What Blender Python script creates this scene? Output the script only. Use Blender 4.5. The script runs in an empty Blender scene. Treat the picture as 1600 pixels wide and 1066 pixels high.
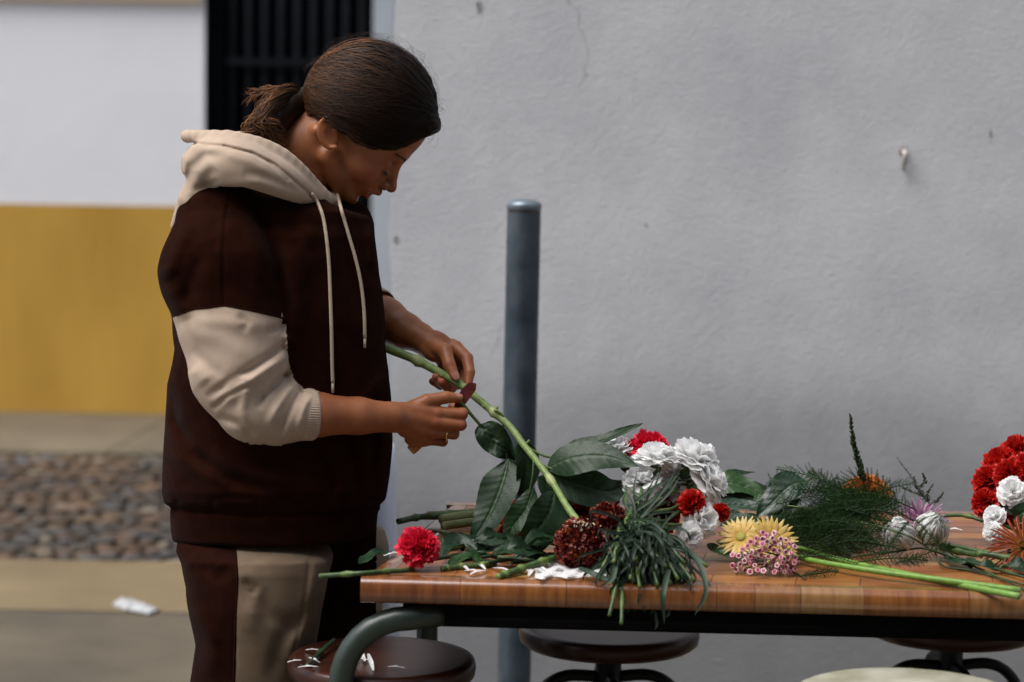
import bpy, bmesh, math, random
import numpy as np
from mathutils import Vector, Matrix
R = math.radians
scene = bpy.context.scene
COL = scene.collection
# ---------------------------------------------------------------- camera, sky, sun, exposure
FP = 85/36*1600; CH = 1.48
PITCH = math.atan((533-130)/FP); ROLL = R(0.9)
cam_d = bpy.data.cameras.new('camera'); cam = bpy.data.objects.new('camera', cam_d); COL.objects.link(cam)
cam_d.lens = 85; cam_d.sensor_width = 36; cam_d.clip_end = 200; cam_d.clip_start = 0.1
cam_d.dof.use_dof = True; cam_d.dof.focus_distance = 3.86; cam_d.dof.aperture_fstop = 3.3
cam.matrix_world = Matrix.Translation((0,0,CH)) @ Matrix.Rotation(math.pi/2-PITCH,4,'X') @ Matrix.Rotation(ROLL,4,'Z')
scene.camera = cam
SUN_EL, SUN_AZ = R(62), R(-110)          # azimuth measured from +Y towards +X: soft light from the left
world = bpy.data.worlds.new('World'); scene.world = world; world.use_nodes = True
wn = world.node_tree; wn.nodes.clear()
sky = wn.nodes.new('ShaderNodeTexSky'); sky.sky_type = 'NISHITA'; sky.sun_disc = False
sky.sun_elevation = SUN_EL; sky.sun_rotation = SUN_AZ; sky.air_density = 1.0; sky.dust_density = 3.0; sky.ozone_density = 1.0
hs = wn.nodes.new('ShaderNodeHueSaturation'); hs.inputs['Saturation'].default_value = 0.55
bg = wn.nodes.new('ShaderNodeBackground'); bg.inputs['Strength'].default_value = 0.055
wo = wn.nodes.new('ShaderNodeOutputWorld')
wn.links.new(sky.outputs[0], hs.inputs['Color']); wn.links.new(hs.outputs[0], bg.inputs['Color']); wn.links.new(bg.outputs[0], wo.inputs['Surface'])
sun_d = bpy.data.lights.new('sun','SUN'); sun_d.energy = 1.1; sun_d.angle = R(48); sun_d.color = (1.0,0.985,0.965)
sun = bpy.data.objects.new('sun', sun_d); COL.objects.link(sun)
sv = Vector((math.sin(SUN_AZ)*math.cos(SUN_EL), math.cos(SUN_AZ)*math.cos(SUN_EL), math.sin(SUN_EL)))
sun.rotation_euler = sv.to_track_quat('Z','Y').to_euler()
vs = scene.view_settings; vs.view_transform = 'Standard'; vs.look = 'None'; vs.exposure = 1.68; vs.gamma = 1.0; vs.use_curve_mapping = False
scene.render.engine = 'CYCLES'

# ---------------------------------------------------------------- where a sight line meets the place (used to measure positions)
def _rx(a): c,s=math.cos(a),math.sin(a); return np.array([[1,0,0],[0,c,-s],[0,s,c]])
def _rz(a): c,s=math.cos(a),math.sin(a); return np.array([[c,-s,0],[s,c,0],[0,0,1.]])
CM = _rx(math.pi/2-PITCH)@_rz(ROLL)
def ray(px,py): return CM@np.array([(px-800)/FP,(533-py)/FP,-1.])
def T(px,py,z=0.75):
    d = ray(px,py); return np.array([0,0,CH])+d*((z-CH)/d[2])
def W(px,py,Y):
    d = ray(px,py); return np.array([0,0,CH])+d*(Y/d[1])
Y0 = 3.9
def F(px,py,dy=0.0): return W(px,py,Y0+dy)
def proj(P):                                # photo coordinates of world points
    q = (P-np.array([0,0,CH],dtype=P.dtype))@CM.astype(P.dtype)
    k = FP/(-q[:,2]); return 800+q[:,0]*k, 533-q[:,1]*k
S = F(801,600)[0]-F(800,600)[0]             # metres per photo pixel at the woman

# ---------------------------------------------------------------- materials
def mat(name, col, rough=0.6, col2=None, nscale=20, bump=0.0, bscale=200, detail=4, metal=0.0, spec=0.5, sheen=0.0,
        trans=0.0, sss=0.0, stretch=None, coords='Object', thr=(0.35,0.65), coat=0.0, sheenr=0.5):
    m = bpy.data.materials.new(name); m.use_nodes = True; nt = m.node_tree; N = nt.nodes; L = nt.links
    b = N['Principled BSDF']; b.inputs['Roughness'].default_value = rough; b.inputs['Metallic'].default_value = metal
    b.inputs['Specular IOR Level'].default_value = spec
    b.inputs['Base Color'].default_value = (*col,1)
    if sheen: b.inputs['Sheen Weight'].default_value = sheen; b.inputs['Sheen Roughness'].default_value = sheenr
    if coat: b.inputs['Coat Weight'].default_value = coat; b.inputs['Coat Roughness'].default_value = 0.15
    if sss:
        b.inputs['Subsurface Weight'].default_value = sss; b.inputs['Subsurface Scale'].default_value = 0.006
        b.inputs['Subsurface Radius'].default_value = (1.0,0.35,0.2)
    tc = N.new('ShaderNodeTexCoord'); src = tc.outputs[coords]
    if stretch:
        mp = N.new('ShaderNodeMapping'); mp.inputs['Scale'].default_value = stretch; L.new(src, mp.inputs[0]); src = mp.outputs[0]
    if col2 is not None:
        n = N.new('ShaderNodeTexNoise'); n.inputs['Scale'].default_value = nscale; n.inputs['Detail'].default_value = detail; L.new(src, n.inputs['Vector'])
        r = N.new('ShaderNodeValToRGB'); r.color_ramp.elements[0].position = thr[0]; r.color_ramp.elements[1].position = thr[1]
        r.color_ramp.elements[0].color = (*col,1); r.color_ramp.elements[1].color = (*col2,1)
        L.new(n.outputs['Fac'], r.inputs[0]); L.new(r.outputs[0], b.inputs['Base Color'])
        m['ramp'] = r.name
    if bump:
        n2 = N.new('ShaderNodeTexNoise'); n2.inputs['Scale'].default_value = bscale; n2.inputs['Detail'].default_value = 3; L.new(src, n2.inputs['Vector'])
        bp = N.new('ShaderNodeBump'); bp.inputs['Strength'].default_value = 0.6; bp.inputs['Distance'].default_value = bump
        L.new(n2.outputs['Fac'], bp.inputs['Height']); L.new(bp.outputs[0], b.inputs['Normal'])
    if trans:
        t = N.new('ShaderNodeBsdfTranslucent'); mx = N.new('ShaderNodeMixShader'); mx.inputs[0].default_value = trans
        o = N['Material Output']
        if col2 is not None: L.new(r.outputs[0], t.inputs[0])
        else: t.inputs[0].default_value = (*col,1)
        L.new(b.outputs[0], mx.inputs[1]); L.new(t.outputs[0], mx.inputs[2]); L.new(mx.outputs[0], o.inputs['Surface'])
    return m
M = {}
# ---------------------------------------------------------------- objects, names, labels
def tag(o, label=None, cat=None, group=None, kind=None):
    if label: o['label'] = label
    if cat: o['category'] = cat
    if group: o['group'] = group
    if kind: o['kind'] = kind
    return o
def root(name, label, cat, loc, group=None):
    o = bpy.data.objects.new(name, None); o.empty_display_size = 0.05; COL.objects.link(o); o.location = tuple(float(v) for v in loc)
    return tag(o, label, cat, group)
def origin_of(p):
    v = Vector((0,0,0))
    while p is not None: v += p.location; p = p.parent
    return np.array(v)
def obj(name, V, Fc, m, parent=None, smooth=True, local=False, uv=None, attr=None):
    """links ONE mesh object; V in world coordinates unless local"""
    V = np.asarray(V, dtype=float)
    if not local and parent is not None: V = V-origin_of(parent)
    me = bpy.data.meshes.new(name)
    if isinstance(Fc, np.ndarray) and Fc.ndim == 2:
        k = Fc.shape[1]; n = len(Fc)
        me.vertices.add(len(V)); me.vertices.foreach_set('co', V.astype(np.float32).ravel())
        me.loops.add(n*k); me.loops.foreach_set('vertex_index', Fc.astype(np.int32).ravel())
        me.polygons.add(n); me.polygons.foreach_set('loop_start', np.arange(0,n*k,k,dtype=np.int32)); me.polygons.foreach_set('loop_total', np.full(n,k,dtype=np.int32))
        me.update(calc_edges=True)
    else:
        me.from_pydata([tuple(v) for v in V], [], [tuple(int(i) for i in f) for f in Fc]); me.update()
    me.validate()
    if smooth: me.polygons.foreach_set('use_smooth', [True]*len(me.polygons))
    if uv is not None:
        l = me.uv_layers.new(name='UVMap'); idx = np.zeros(len(me.loops),dtype=np.int32); me.loops.foreach_get('vertex_index', idx)
        l.data.foreach_set('uv', np.asarray(uv)[idx].astype(np.float32).ravel())
    if attr is not None:
        for k_, a in attr.items():
            at = me.attributes.new(k_, 'FLOAT', 'POINT'); at.data.foreach_set('value', np.asarray(a,dtype=np.float32))
    if isinstance(m, (list,tuple)):
        for mm in m: me.materials.append(mm)
    elif m: me.materials.append(m)
    o = bpy.data.objects.new(name, me); COL.objects.link(o)
    if parent is not None: o.parent = parent
    return o
class MB:                                    # collects vertices and faces
    def __init__(s): s.V=[]; s.F=[]; s.U=[]; s.A=[]; s.n=0
    def add(s, V, Fc, U=None, A=0.0):
        V = np.asarray(V,dtype=float); s.V.append(V); s.F += [tuple(int(i)+s.n for i in f) for f in Fc]
        s.U.append(np.zeros((len(V),2)) if U is None else np.asarray(U)); s.A.append(np.broadcast_to(np.asarray(A,dtype=float),(len(V),)).copy()); s.n += len(V)
    def get(s): return np.vstack(s.V), s.F
    def build(s, name, m, parent=None, **k):
        V,Fc = s.get(); return obj(name, V, Fc, m, parent, uv=np.vstack(s.U), attr={'tint':np.concatenate(s.A)}, **k)
def box(c0, c1):
    x0,y0,z0 = c0; x1,y1,z1 = c1
    V = [(x0,y0,z0),(x1,y0,z0),(x1,y1,z0),(x0,y1,z0),(x0,y0,z1),(x1,y0,z1),(x1,y1,z1),(x0,y1,z1)]
    return V, [(0,3,2,1),(4,5,6,7),(0,1,5,4),(1,2,6,5),(2,3,7,6),(3,0,4,7)]
def boxobj(name, c0, c1, m, parent=None, bevel=0.0, **k):
    V,Fc = box(c0,c1); o = obj(name,V,Fc,m,parent,smooth=False,**k)
    if bevel:
        b = o.modifiers.new('bevel','BEVEL'); b.width = bevel; b.segments = 2; b.limit_method = 'ANGLE'
    return o
def spline(P, n):
    P = np.asarray(P,dtype=float)
    if len(P)==2: t=np.linspace(0,1,n)[:,None]; return P[0]*(1-t)+P[1]*t
    Q = np.vstack([2*P[0]-P[1],P,2*P[-1]-P[-2]]); out=[]
    ts = np.linspace(0,len(P)-1,n)
    for t in ts:
        i = min(int(t),len(P)-2); u=t-i; a,b,c,d = Q[i],Q[i+1],Q[i+2],Q[i+3]
        out.append(0.5*((2*b)+(-a+c)*u+(2*a-5*b+4*c-d)*u*u+(-a+3*b-3*c+d)*u**3))
    return np.array(out)
def tube(P, r, sides=8, n=None, cap=True, flat=1.0):
    """swept tube along P; r scalar or list per control point"""
    P = np.asarray(P,dtype=float); m = n or len(P)
    rr = np.full(m, r, dtype=float) if np.isscalar(r) else np.interp(np.linspace(0,1,m), np.linspace(0,1,len(r)), r)
    C = spline(P,m) if n else P
    t = np.gradient(C,axis=0); t /= np.linalg.norm(t,axis=1)[:,None]+1e-12
    up = np.array([0,0,1.]) if abs(t[0][2])<0.9 else np.array([1.,0,0])
    a = np.cross(t[0],up); a/=np.linalg.norm(a); V=[];
    ang = np.arange(sides)*2*math.pi/sides
    for i in range(m):
        a = a-t[i]*np.dot(a,t[i]); a/=np.linalg.norm(a)+1e-12; b = np.cross(t[i],a)
        for q in ang: V.append(C[i]+rr[i]*(a*math.cos(q)+b*flat*math.sin(q)))
    Fc=[]
    for i in range(m-1):
        for j in range(sides):
            k=(j+1)%sides; Fc.append((i*sides+j,i*sides+k,(i+1)*sides+k,(i+1)*sides+j))
    if cap: Fc.append(tuple(range(sides))[::-1]); Fc.append(tuple((m-1)*sides+j for j in range(sides)))
    return np.array(V), Fc
def lathe(prof, c, seg=40, closed=True):
    V=[]; Fc=[]; n=len(prof)
    for i in range(seg):
        q=2*math.pi*i/seg
        for r,z in prof: V.append((c[0]+r*math.cos(q), c[1]+r*math.sin(q), c[2]+z))
    for i in range(seg):
        k=(i+1)%seg
        for j in range(n-1): Fc.append((i*n+j,k*n+j,k*n+j+1,i*n+j+1))
    return V,Fc

# ---------------------------------------------------------------- vector noise for modelling
def _hash(i,j,k):
    h = (i.astype(np.int64)*374761393 + j.astype(np.int64)*668265263 + k.astype(np.int64)*2147483647) & 0xffffffff
    h = ((h ^ (h>>13))*1274126177) & 0xffffffff; h = h ^ (h>>16)
    return (h & 0xffff).astype(np.float32)/65535.0
def vnoise(P, f=1.0, seed=0):
    Q = P*f+seed*17.31; i = np.floor(Q).astype(np.int32); u = (Q-i).astype(np.float32); u = u*u*(3-2*u)
    r = 0
    for a in (0,1):
        for b in (0,1):
            for c in (0,1):
                w = (u[:,0] if a else 1-u[:,0])*(u[:,1] if b else 1-u[:,1])*(u[:,2] if c else 1-u[:,2])
                r = r + w*_hash(i[:,0]+a,i[:,1]+b,i[:,2]+c)
    return r*2-1
# ---------------------------------------------------------------- solid modelling by distance fields
f32 = np.float32
def ell(P, c, r, R3=None):
    q = P-np.asarray(c,f32)
    if R3 is not None: q = q@np.asarray(R3,f32)
    r = np.asarray(r,f32); k0 = np.sqrt(((q/r)**2).sum(1)); k1 = np.sqrt(((q/(r*r))**2).sum(1))+1e-9
    return k0*(k0-1)/k1
def rc(P, a, b, ra, rb):
    a=np.asarray(a,f32); b=np.asarray(b,f32); ab=b-a; q=P-a
    h=np.clip((q@ab)/(ab@ab),0,1); d=q-h[:,None]*ab
    return np.sqrt((d*d).sum(1))-(ra+(rb-ra)*h).astype(f32)
def chain(P, pts, rs, k=0.0):
    d=None
    for i in range(len(pts)-1):
        e = rc(P,pts[i],pts[i+1],rs[i],rs[i+1]); d = e if d is None else (smin(d,e,k) if k else np.minimum(d,e))
    return d
def smin(a,b,k):
    h=np.clip(0.5+0.5*(b-a)/k,0,1); return b*(1-h)+a*h-k*h*(1-h)
def smax(a,b,k): return -smin(-a,-b,k)
def mesh_sdf(fn, lo, hi, h, blk=8, slack=1.5):
    lo=np.array(lo,float); hi=np.array(hi,float); nb=np.ceil((hi-lo)/(h*blk)).astype(int)
    bi=np.stack(np.meshgrid(*[np.arange(n) for n in nb],indexing='ij'),-1).reshape(-1,3)
    bc=(lo+(bi+0.5)*h*blk).astype(f32); dc=fn(bc)
    act=np.abs(dc)<h*blk*0.87*slack+0.004
    D=np.empty(tuple(nb*blk),f32).reshape(nb[0],blk,nb[1],blk,nb[2],blk).transpose(0,2,4,1,3,5)
    D=np.ascontiguousarray(D); D[:]=np.where(dc<0,-1,1).reshape(nb)[...,None,None,None]
    off=np.stack(np.meshgrid(*[np.arange(blk)]*3,indexing='ij'),-1).reshape(-1,3)
    A=bi[act]
    for s in range(0,len(A),400):
        a=A[s:s+400]; pts=(lo+((a[:,None,:]*blk+off[None])*h)).reshape(-1,3).astype(f32)
        v=fn(pts).reshape(len(a),blk,blk,blk)
        D[a[:,0],a[:,1],a[:,2]]=v
    n=nb*blk; D=D.transpose(0,3,1,4,2,5).reshape(n)
    ins=D<0
    c=np.zeros(tuple(n-1),np.int8)
    for dx in (0,1):
        for dy in (0,1):
            for dz in (0,1): c+=ins[dx:n[0]-1+dx,dy:n[1]-1+dy,dz:n[2]-1+dz]
    cells=np.argwhere((c>0)&(c<8)); idx=np.full(tuple(n-1),-1,np.int32); idx[tuple(cells.T)]=np.arange(len(cells))
    cr=np.array([(i,j,k) for i in (0,1) for j in (0,1) for k in (0,1)])
    val=np.stack([D[tuple((cells+q).T)] for q in cr],1)
    acc=np.zeros((len(cells),3)); cnt=np.zeros(len(cells))
    for p in range(8):
        for q in range(p+1,8):
            if np.abs(cr[p]-cr[q]).sum()!=1: continue
            a,b=val[:,p],val[:,q]; m=(a<0)!=(b<0); t=np.where(m,a/np.where(m,a-b,1),0)
            acc+=np.where(m[:,None],cr[p]+t[:,None]*(cr[q]-cr[p]),0); cnt+=m
    V=lo+(cells+acc/cnt[:,None])*h
    faces=[]
    for ax in range(3):
        e=np.zeros(3,int); e[ax]=1; sl0=tuple(slice(0,n[i]-e[i]) for i in range(3)); sl1=tuple(slice(e[i],n[i]) for i in range(3))
        A0=ins[sl0]; A1=ins[sl1]; g=np.argwhere(A0!=A1); fl=A0[tuple(g.T)]
        u=np.zeros(3,int); u[(ax+1)%3]=1; v=np.zeros(3,int); v[(ax+2)%3]=1
        ok=(g[:,(ax+1)%3]>0)&(g[:,(ax+2)%3]>0)&(g[:,(ax+1)%3]<n[(ax+1)%3]-1)&(g[:,(ax+2)%3]<n[(ax+2)%3]-1); g=g[ok]; fl=fl[ok]
        q=np.stack([idx[tuple((g-u-v).T)],idx[tuple((g-v).T)],idx[tuple(g.T)],idx[tuple((g-u).T)]],1)
        q[~fl]=q[~fl][:,::-1]; faces.append(q)
    Fq=np.vstack(faces); Fq=Fq[(Fq>=0).all(1)]
    return V,Fq
def submesh(V,Fq,mask):
    f=Fq[mask]; u,inv=np.unique(f,return_inverse=True); return V[u], inv.reshape(f.shape)
# ================================================================ THE SETTING
M['ground'] = mat('street_dirt',(0.09,0.08,0.065),0.8,(0.17,0.15,0.12),3,0.003,60)
M['slab_far'] = mat('pale_flagstone',(0.105,0.085,0.055),0.7,(0.16,0.13,0.085),2.5,0.002,50)
M['slab_yellow'] = mat('ochre_flagstone',(0.135,0.096,0.045),0.62,(0.20,0.145,0.07),2.0,0.002,50)
M['slab_grey'] = mat('grey_flagstone',(0.062,0.049,0.030),0.6,(0.115,0.092,0.058),2.2,0.002,40,detail=7)
cobm = [mat('cobble_stone_%s'%n,a,0.45,b,30,0.002,80) for n,a,b in (
    ('brown',(0.0476,0.0286,0.0177),(0.0952,0.0578,0.0340)),('ochre',(0.1020,0.0646,0.0340),(0.1496,0.0986,0.0544)),('grey',(0.0408,0.0374,0.0374),(0.0884,0.0816,0.0782)),
    ('dark',(0.0272,0.0238,0.0204),(0.0680,0.0544,0.0408)),('pale',(0.1768,0.1428,0.1020),(0.2584,0.2108,0.1564)),('rust',(0.0816,0.0442,0.0238),(0.1224,0.0680,0.0374)))]
obj('ground',[(-25,-25,-0.06),(25,-25,-0.06),(25,25,-0.06),(-25,25,-0.06)],[(0,1,2,3)],M['ground'])['kind']='structure'
def group_struct(name):
    o = bpy.data.objects.new(name,None); COL.objects.link(o); o['kind']='structure'; return o
rng = random.Random(4)
# near pavement slabs
pv = group_struct('pavement')
def slabs(par, x0,x1,y0,y1,nx,ny,m,ztop=0.0,skew=0.0,gap=0.006,th=0.05):
    dx=(x1-x0)/nx; dy=(y1-y0)/ny
    for j in range(ny):
        sh = (j%2)*0.37*dx
        for i in range(-1,nx):
            a=x0+i*dx+sh; b=a+dx-gap; a=max(a,x0); b=min(b,x1)
            if b-a<0.05: continue
            c=y0+j*dy; d=c+dy-gap; z=ztop+rng.uniform(-.003,.003)
            V,Fc=box((a,c,z-th),(b,d,z)); V=np.array(V); V[:,0]+=skew*(V[:,1]-c)
            o=obj('flagstone',V,Fc,m,par,smooth=False); bv=o.modifiers.new('bevel','BEVEL'); bv.width=0.004
slabs(pv,-5.0,3.3,3.3,6.6,7,3,M['slab_grey'])
slabs(pv,-5.2,3.3,6.606,7.3,5,1,M['slab_yellow'],0.004,skew=0.05)
pf = group_struct('far_pavement')
slabs(pf,-6.2,3.0,9.5,10.6,6,1,M['slab_far'],0.0,skew=0.1,th=0.09)
# cobbled lane
cb = group_struct('cobbled_lane')
def cobble_mesh(seed):
    r=random.Random(seed); V=[];n=10; prof=[(1.0,-.02),(1.03,-.006),(.9,.002),(.5,.005)]
    rad=[r.uniform(.85,1.12) for _ in range(n)]
    for k,(s,z) in enumerate(prof):
        for i in range(n): V.append((rad[i]*s*math.cos(i*2*math.pi/n),rad[i]*s*math.sin(i*2*math.pi/n),z+r.uniform(-.002,.002)))
    V.append((0,0,.0055)); Fc=[]
    for k in range(3):
        for i in range(n): j=(i+1)%n; Fc.append((k*n+i,k*n+j,(k+1)*n+j,(k+1)*n+i))
    for i in range(n): Fc.append((3*n+i,3*n+(i+1)%n,4*n))
    return np.array(V),Fc
protos=[]
stuff=[MB() for _ in cobm]; cm=[cobble_mesh(s) for s in range(5)]; meshes={}
cnt=0; y=7.36
while y<9.46:
    x=-4.6+rng.uniform(-.05,.05)
    while x<2.6:
        w=rng.uniform(.022,.046); px_,_=proj(np.array([[x,y,0]]))
        mi=rng.choices(range(6),[6,2.2,2,4.5,0.7,4] if vnoise(np.array([[x,y*1.6,0]],dtype=np.float32),1.7,3)[0]>0 else [4,1,4,5,.5,1.5])[0]; vi=rng.randrange(5)
        sx,sy,rz=w*rng.uniform(.9,1.3),w*rng.uniform(.75,1.0),rng.uniform(-.4,.4); zz=-0.012+rng.uniform(-.006,.006)
        vis = -25<px_[0]<300
        if vis and cnt<298:
            key=(mi,vi)
            if key not in meshes:
                V,Fc=cm[vi]; o=obj('cobblestone',V,Fc,cobm[mi],cb,local=True); meshes[key]=o.data
            else:
                o=bpy.data.objects.new('cobblestone',meshes[key]); COL.objects.link(o); o.parent=cb
            o.location=(x+w,y,zz); o.scale=(sx,sy,1); o.rotation_euler=(0,0,rz); cnt+=1
        else:
            V,Fc=cm[vi]; c,s=math.cos(rz),math.sin(rz); Q=V*np.array([sx,sy,1]); Q=np.stack([Q[:,0]*c-Q[:,1]*s,Q[:,0]*s+Q[:,1]*c,Q[:,2]],1)+np.array([x+w,y,zz]); stuff[mi].add(Q,Fc)
        x+=w*2.08
    y+=rng.uniform(.056,.072)
for k,s in enumerate(stuff):
    if s.n: tag(s.build('cobbles',cobm[k],cb),kind='stuff')
# far house front with painted dado and barred doorway
M['white_wall']=mat('white_limewash',(0.84,0.84,0.87),0.85,(0.90,0.90,0.92),1.6,0.003,20,detail=8,thr=(.3,.55))
M['yellow']=mat('yellow_ochre_paint',(0.46,0.25,0.03),0.8,(0.60,0.345,0.055),2.6,0.003,25,detail=9,stretch=(1,1,.35),thr=(.22,.62))
M['trim']=mat('beige_band',(0.45,0.36,0.28),0.8)
M['jamb']=mat('pale_blue_grey_jamb',(0.42,0.46,0.50),0.7,(0.48,0.52,0.56),3)
M['iron']=mat('blackened_iron',(0.008,0.010,0.012),0.8,(0.012,0.014,0.017),30,0.0005,300,spec=.05)
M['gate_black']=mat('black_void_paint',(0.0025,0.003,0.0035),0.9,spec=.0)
FY=10.6
fh=root('house_front','white house front across the lane with a yellow painted lower band','building',(0,FY,0))
gx0=W(319,300,FY)[0]; gx1=W(581,300,FY)[0]; sx1=W(616,300,FY)[0]
boxobj('wall',(-9,FY,0.92),(gx0,FY+.3,5.2),M['white_wall'],fh)
boxobj('dado',(-9,FY-.006,0.0),(gx0,FY+.3,0.918),M['yellow'],fh)
boxobj('wall',(sx1+.002,FY,0.92),(7,FY+.3,5.2),M['white_wall'],fh); boxobj('dado',(sx1+.002,FY-.006,0.0),(7,FY+.3,0.918),M['yellow'],fh)
boxobj('wall',(gx0+.002,FY,2.9),(sx1,FY+.3,5.2),M['white_wall'],fh)
zt=W(150,2,FY)[2]; boxobj('string_course',(-9,FY-.03,zt),(gx0-.01,FY-.002,zt+.12),M['trim'],fh)
boxobj('door_jamb',(gx1+.001,FY-.04,0),(sx1,FY+.25,2.9),M['jamb'],fh)
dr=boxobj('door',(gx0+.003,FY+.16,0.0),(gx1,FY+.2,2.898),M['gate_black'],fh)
gt=root('barred_gate','tall black iron gate with upright bars and one cross rail, behind the woman','gate',((gx0+gx1)/2,FY+.06,0))
fw=.075*(gx1-gx0)/.75
boxobj('gate_frame',(gx0+.006,FY+.02,0.02),(gx0+.006+fw*1.15,FY+.07,2.88),M['gate_black'],gt,bevel=.004)
boxobj('gate_frame',(gx1-.03,FY+.02,0.02),(gx1-.004,FY+.07,2.88),M['gate_black'],gt,bevel=.004)
zr=W(420,97,FY+.03)[2]
boxobj('cross_rail',(gx0+.012+fw*1.15,FY+.025,zr-.015),(gx1-.035,FY+.045,zr+.015),M['iron'],gt)
boxobj('cross_rail',(gx0+.012+fw*1.15,FY+.025,.3),(gx1-.035,FY+.045,.34),M['iron'],gt)
xx=gx0+.03+fw*1.15
while xx<gx1-.05:
    V,Fc=lathe([(.0,0.04),(.017,.04),(.017,2.86),(0,2.86)],(xx,FY+.066,0),10); obj('bar',V,Fc,M['iron'],gt); xx+=.071
# unseen house front added behind the viewpoint to block the sky from that side
M['blocker_grey']=mat('sky_blocker_grey',(.09,.09,.09),.85,(.13,.13,.13),1.5,.002,20)
sky_blocker=bpy.data.objects.new('building',None); COL.objects.link(sky_blocker); sky_blocker['kind']='structure'
boxobj('wall',(-6.5,-4.2,-.05),(12,-3.8,9),M['blocker_grey'],sky_blocker)
for k in range(5):
    x_=-5.2+k*3.4; boxobj('door' if k==2 else 'window',(x_,-3.84,0 if k==2 else 1.0),(x_+1.1,-3.77,2.3),M['iron'],sky_blocker,bevel=.01)
    boxobj('window',(x_,-3.84,4.4),(x_+1.1,-3.77,6.0),M['iron'],sky_blocker,bevel=.01)
# near plastered wall
M['plaster']=None
m=bpy.data.materials.new('grey_white_rough_plaster'); m.use_nodes=True; N=m.node_tree.nodes; L=m.node_tree.links; b=N['Principled BSDF']; b.inputs['Roughness'].default_value=.85
tc=N.new('ShaderNodeTexCoord')
def noise(sc,det,ro=.55,stretch=None):
    n=N.new('ShaderNodeTexNoise'); n.inputs['Scale'].default_value=sc; n.inputs['Detail'].default_value=det; n.inputs['Roughness'].default_value=ro
    if stretch:
        mp=N.new('ShaderNodeMapping'); mp.inputs['Scale'].default_value=stretch; L.new(tc.outputs['Object'],mp.inputs[0]); L.new(mp.outputs[0],n.inputs[0])
    else: L.new(tc.outputs['Object'],n.inputs[0])
    return n
n1=noise(2.2,6); n2=noise(9,6,.65,(1,1,.7)); n3=noise(130,3)
mx=N.new('ShaderNodeMath'); mx.operation='MULTIPLY_ADD'; L.new(n2.outputs[0],mx.inputs[0]); mx.inputs[1].default_value=.45; L.new(n1.outputs[0],mx.inputs[2])
rp=N.new('ShaderNodeValToRGB'); L.new(mx.outputs[0],rp.inputs[0])
rp.color_ramp.elements[0].position=.50; rp.color_ramp.elements[0].color=(.56,.565,.59,1); rp.color_ramp.elements[1].position=.90; rp.color_ramp.elements[1].color=(.72,.725,.74,1)
# hairline cracks
vo=N.new('ShaderNodeTexVoronoi'); vo.feature='DISTANCE_TO_EDGE'; vo.inputs['Scale'].default_value=1.1
wn_=noise(5,4); mxv=N.new('ShaderNodeMixRGB'); mxv.inputs[0].default_value=.12; L.new(tc.outputs['Object'],mxv.inputs[1]); L.new(wn_.outputs['Color'],mxv.inputs[2]); L.new(mxv.outputs[0],vo.inputs['Vector'])
lt=N.new('ShaderNodeMath'); lt.operation='LESS_THAN'; lt.inputs[1].default_value=.0016; L.new(vo.outputs['Distance'],lt.inputs[0])
n5=noise(1.3,2); gt5=N.new('ShaderNodeMath'); gt5.operation='GREATER_THAN'; gt5.inputs[1].default_value=.56; L.new(n5.outputs[0],gt5.inputs[0])
mm=N.new('ShaderNodeMath'); mm.operation='MULTIPLY'; L.new(lt.outputs[0],mm.inputs[0]); L.new(gt5.outputs[0],mm.inputs[1])
ms=N.new('ShaderNodeMath'); ms.operation='MULTIPLY'; ms.inputs[1].default_value=.35; L.new(mm.outputs[0],ms.inputs[0])
mc=N.new('ShaderNodeMixRGB'); mc.inputs[2].default_value=(.2,.19,.18,1); L.new(ms.outputs[0],mc.inputs[0]); L.new(rp.outputs[0],mc.inputs[1]); 
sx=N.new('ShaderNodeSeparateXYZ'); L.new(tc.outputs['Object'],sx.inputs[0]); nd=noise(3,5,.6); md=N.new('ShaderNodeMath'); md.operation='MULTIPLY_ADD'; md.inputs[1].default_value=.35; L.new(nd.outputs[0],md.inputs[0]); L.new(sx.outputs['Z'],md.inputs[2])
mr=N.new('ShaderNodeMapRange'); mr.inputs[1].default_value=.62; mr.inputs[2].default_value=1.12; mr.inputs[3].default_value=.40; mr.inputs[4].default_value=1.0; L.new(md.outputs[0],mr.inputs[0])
dm=N.new('ShaderNodeHueSaturation'); L.new(mc.outputs[0],dm.inputs['Color']); L.new(mr.outputs[0],dm.inputs['Value']); L.new(dm.outputs[0],b.inputs['Base Color'])   # colour darkens towards the foot of the wall, with a noisy edge

n4=noise(48,8,.72); ad=N.new('ShaderNodeMath'); ad.operation='MULTIPLY_ADD'; L.new(n4.outputs[0],ad.inputs[0]); ad.inputs[1].default_value=1.6; L.new(n3.outputs[0],ad.inputs[2])
bp=N.new('ShaderNodeBump'); bp.inputs['Distance'].default_value=.0014; bp.inputs['Strength'].default_value=.8; L.new(ad.outputs[0],bp.inputs['Height']); L.new(bp.outputs[0],b.inputs['Normal'])
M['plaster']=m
WY=5.42
wx0=W(611,300,WY)[0]
nw=root('plastered_wall','rough pale grey plastered wall standing behind the flower table','wall',(wx0,WY,0))
nz=90; V=[];Fc=[]
gx=[0,.001,.005,.03,.3,1.2,3.0,5.0]; r2=random.Random(3)
for i in range(nz+1):
    z=-.06+i*4.4/nz; e=(r2.uniform(-1,1)*.0022+.003*math.sin(z*9)+.002*math.sin(z*31+1))
    V.append((wx0+e,WY+.5,z)); V.append((wx0+e,WY+.008,z))
    for k,g in enumerate(gx): V.append((wx0+g+(e if k<3 else 0),WY,z))
n=len(gx)+2
for i in range(nz):
    for k in range(n-1): Fc.append((i*n+k,i*n+k+1,(i+1)*n+k+1,(i+1)*n+k))
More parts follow.
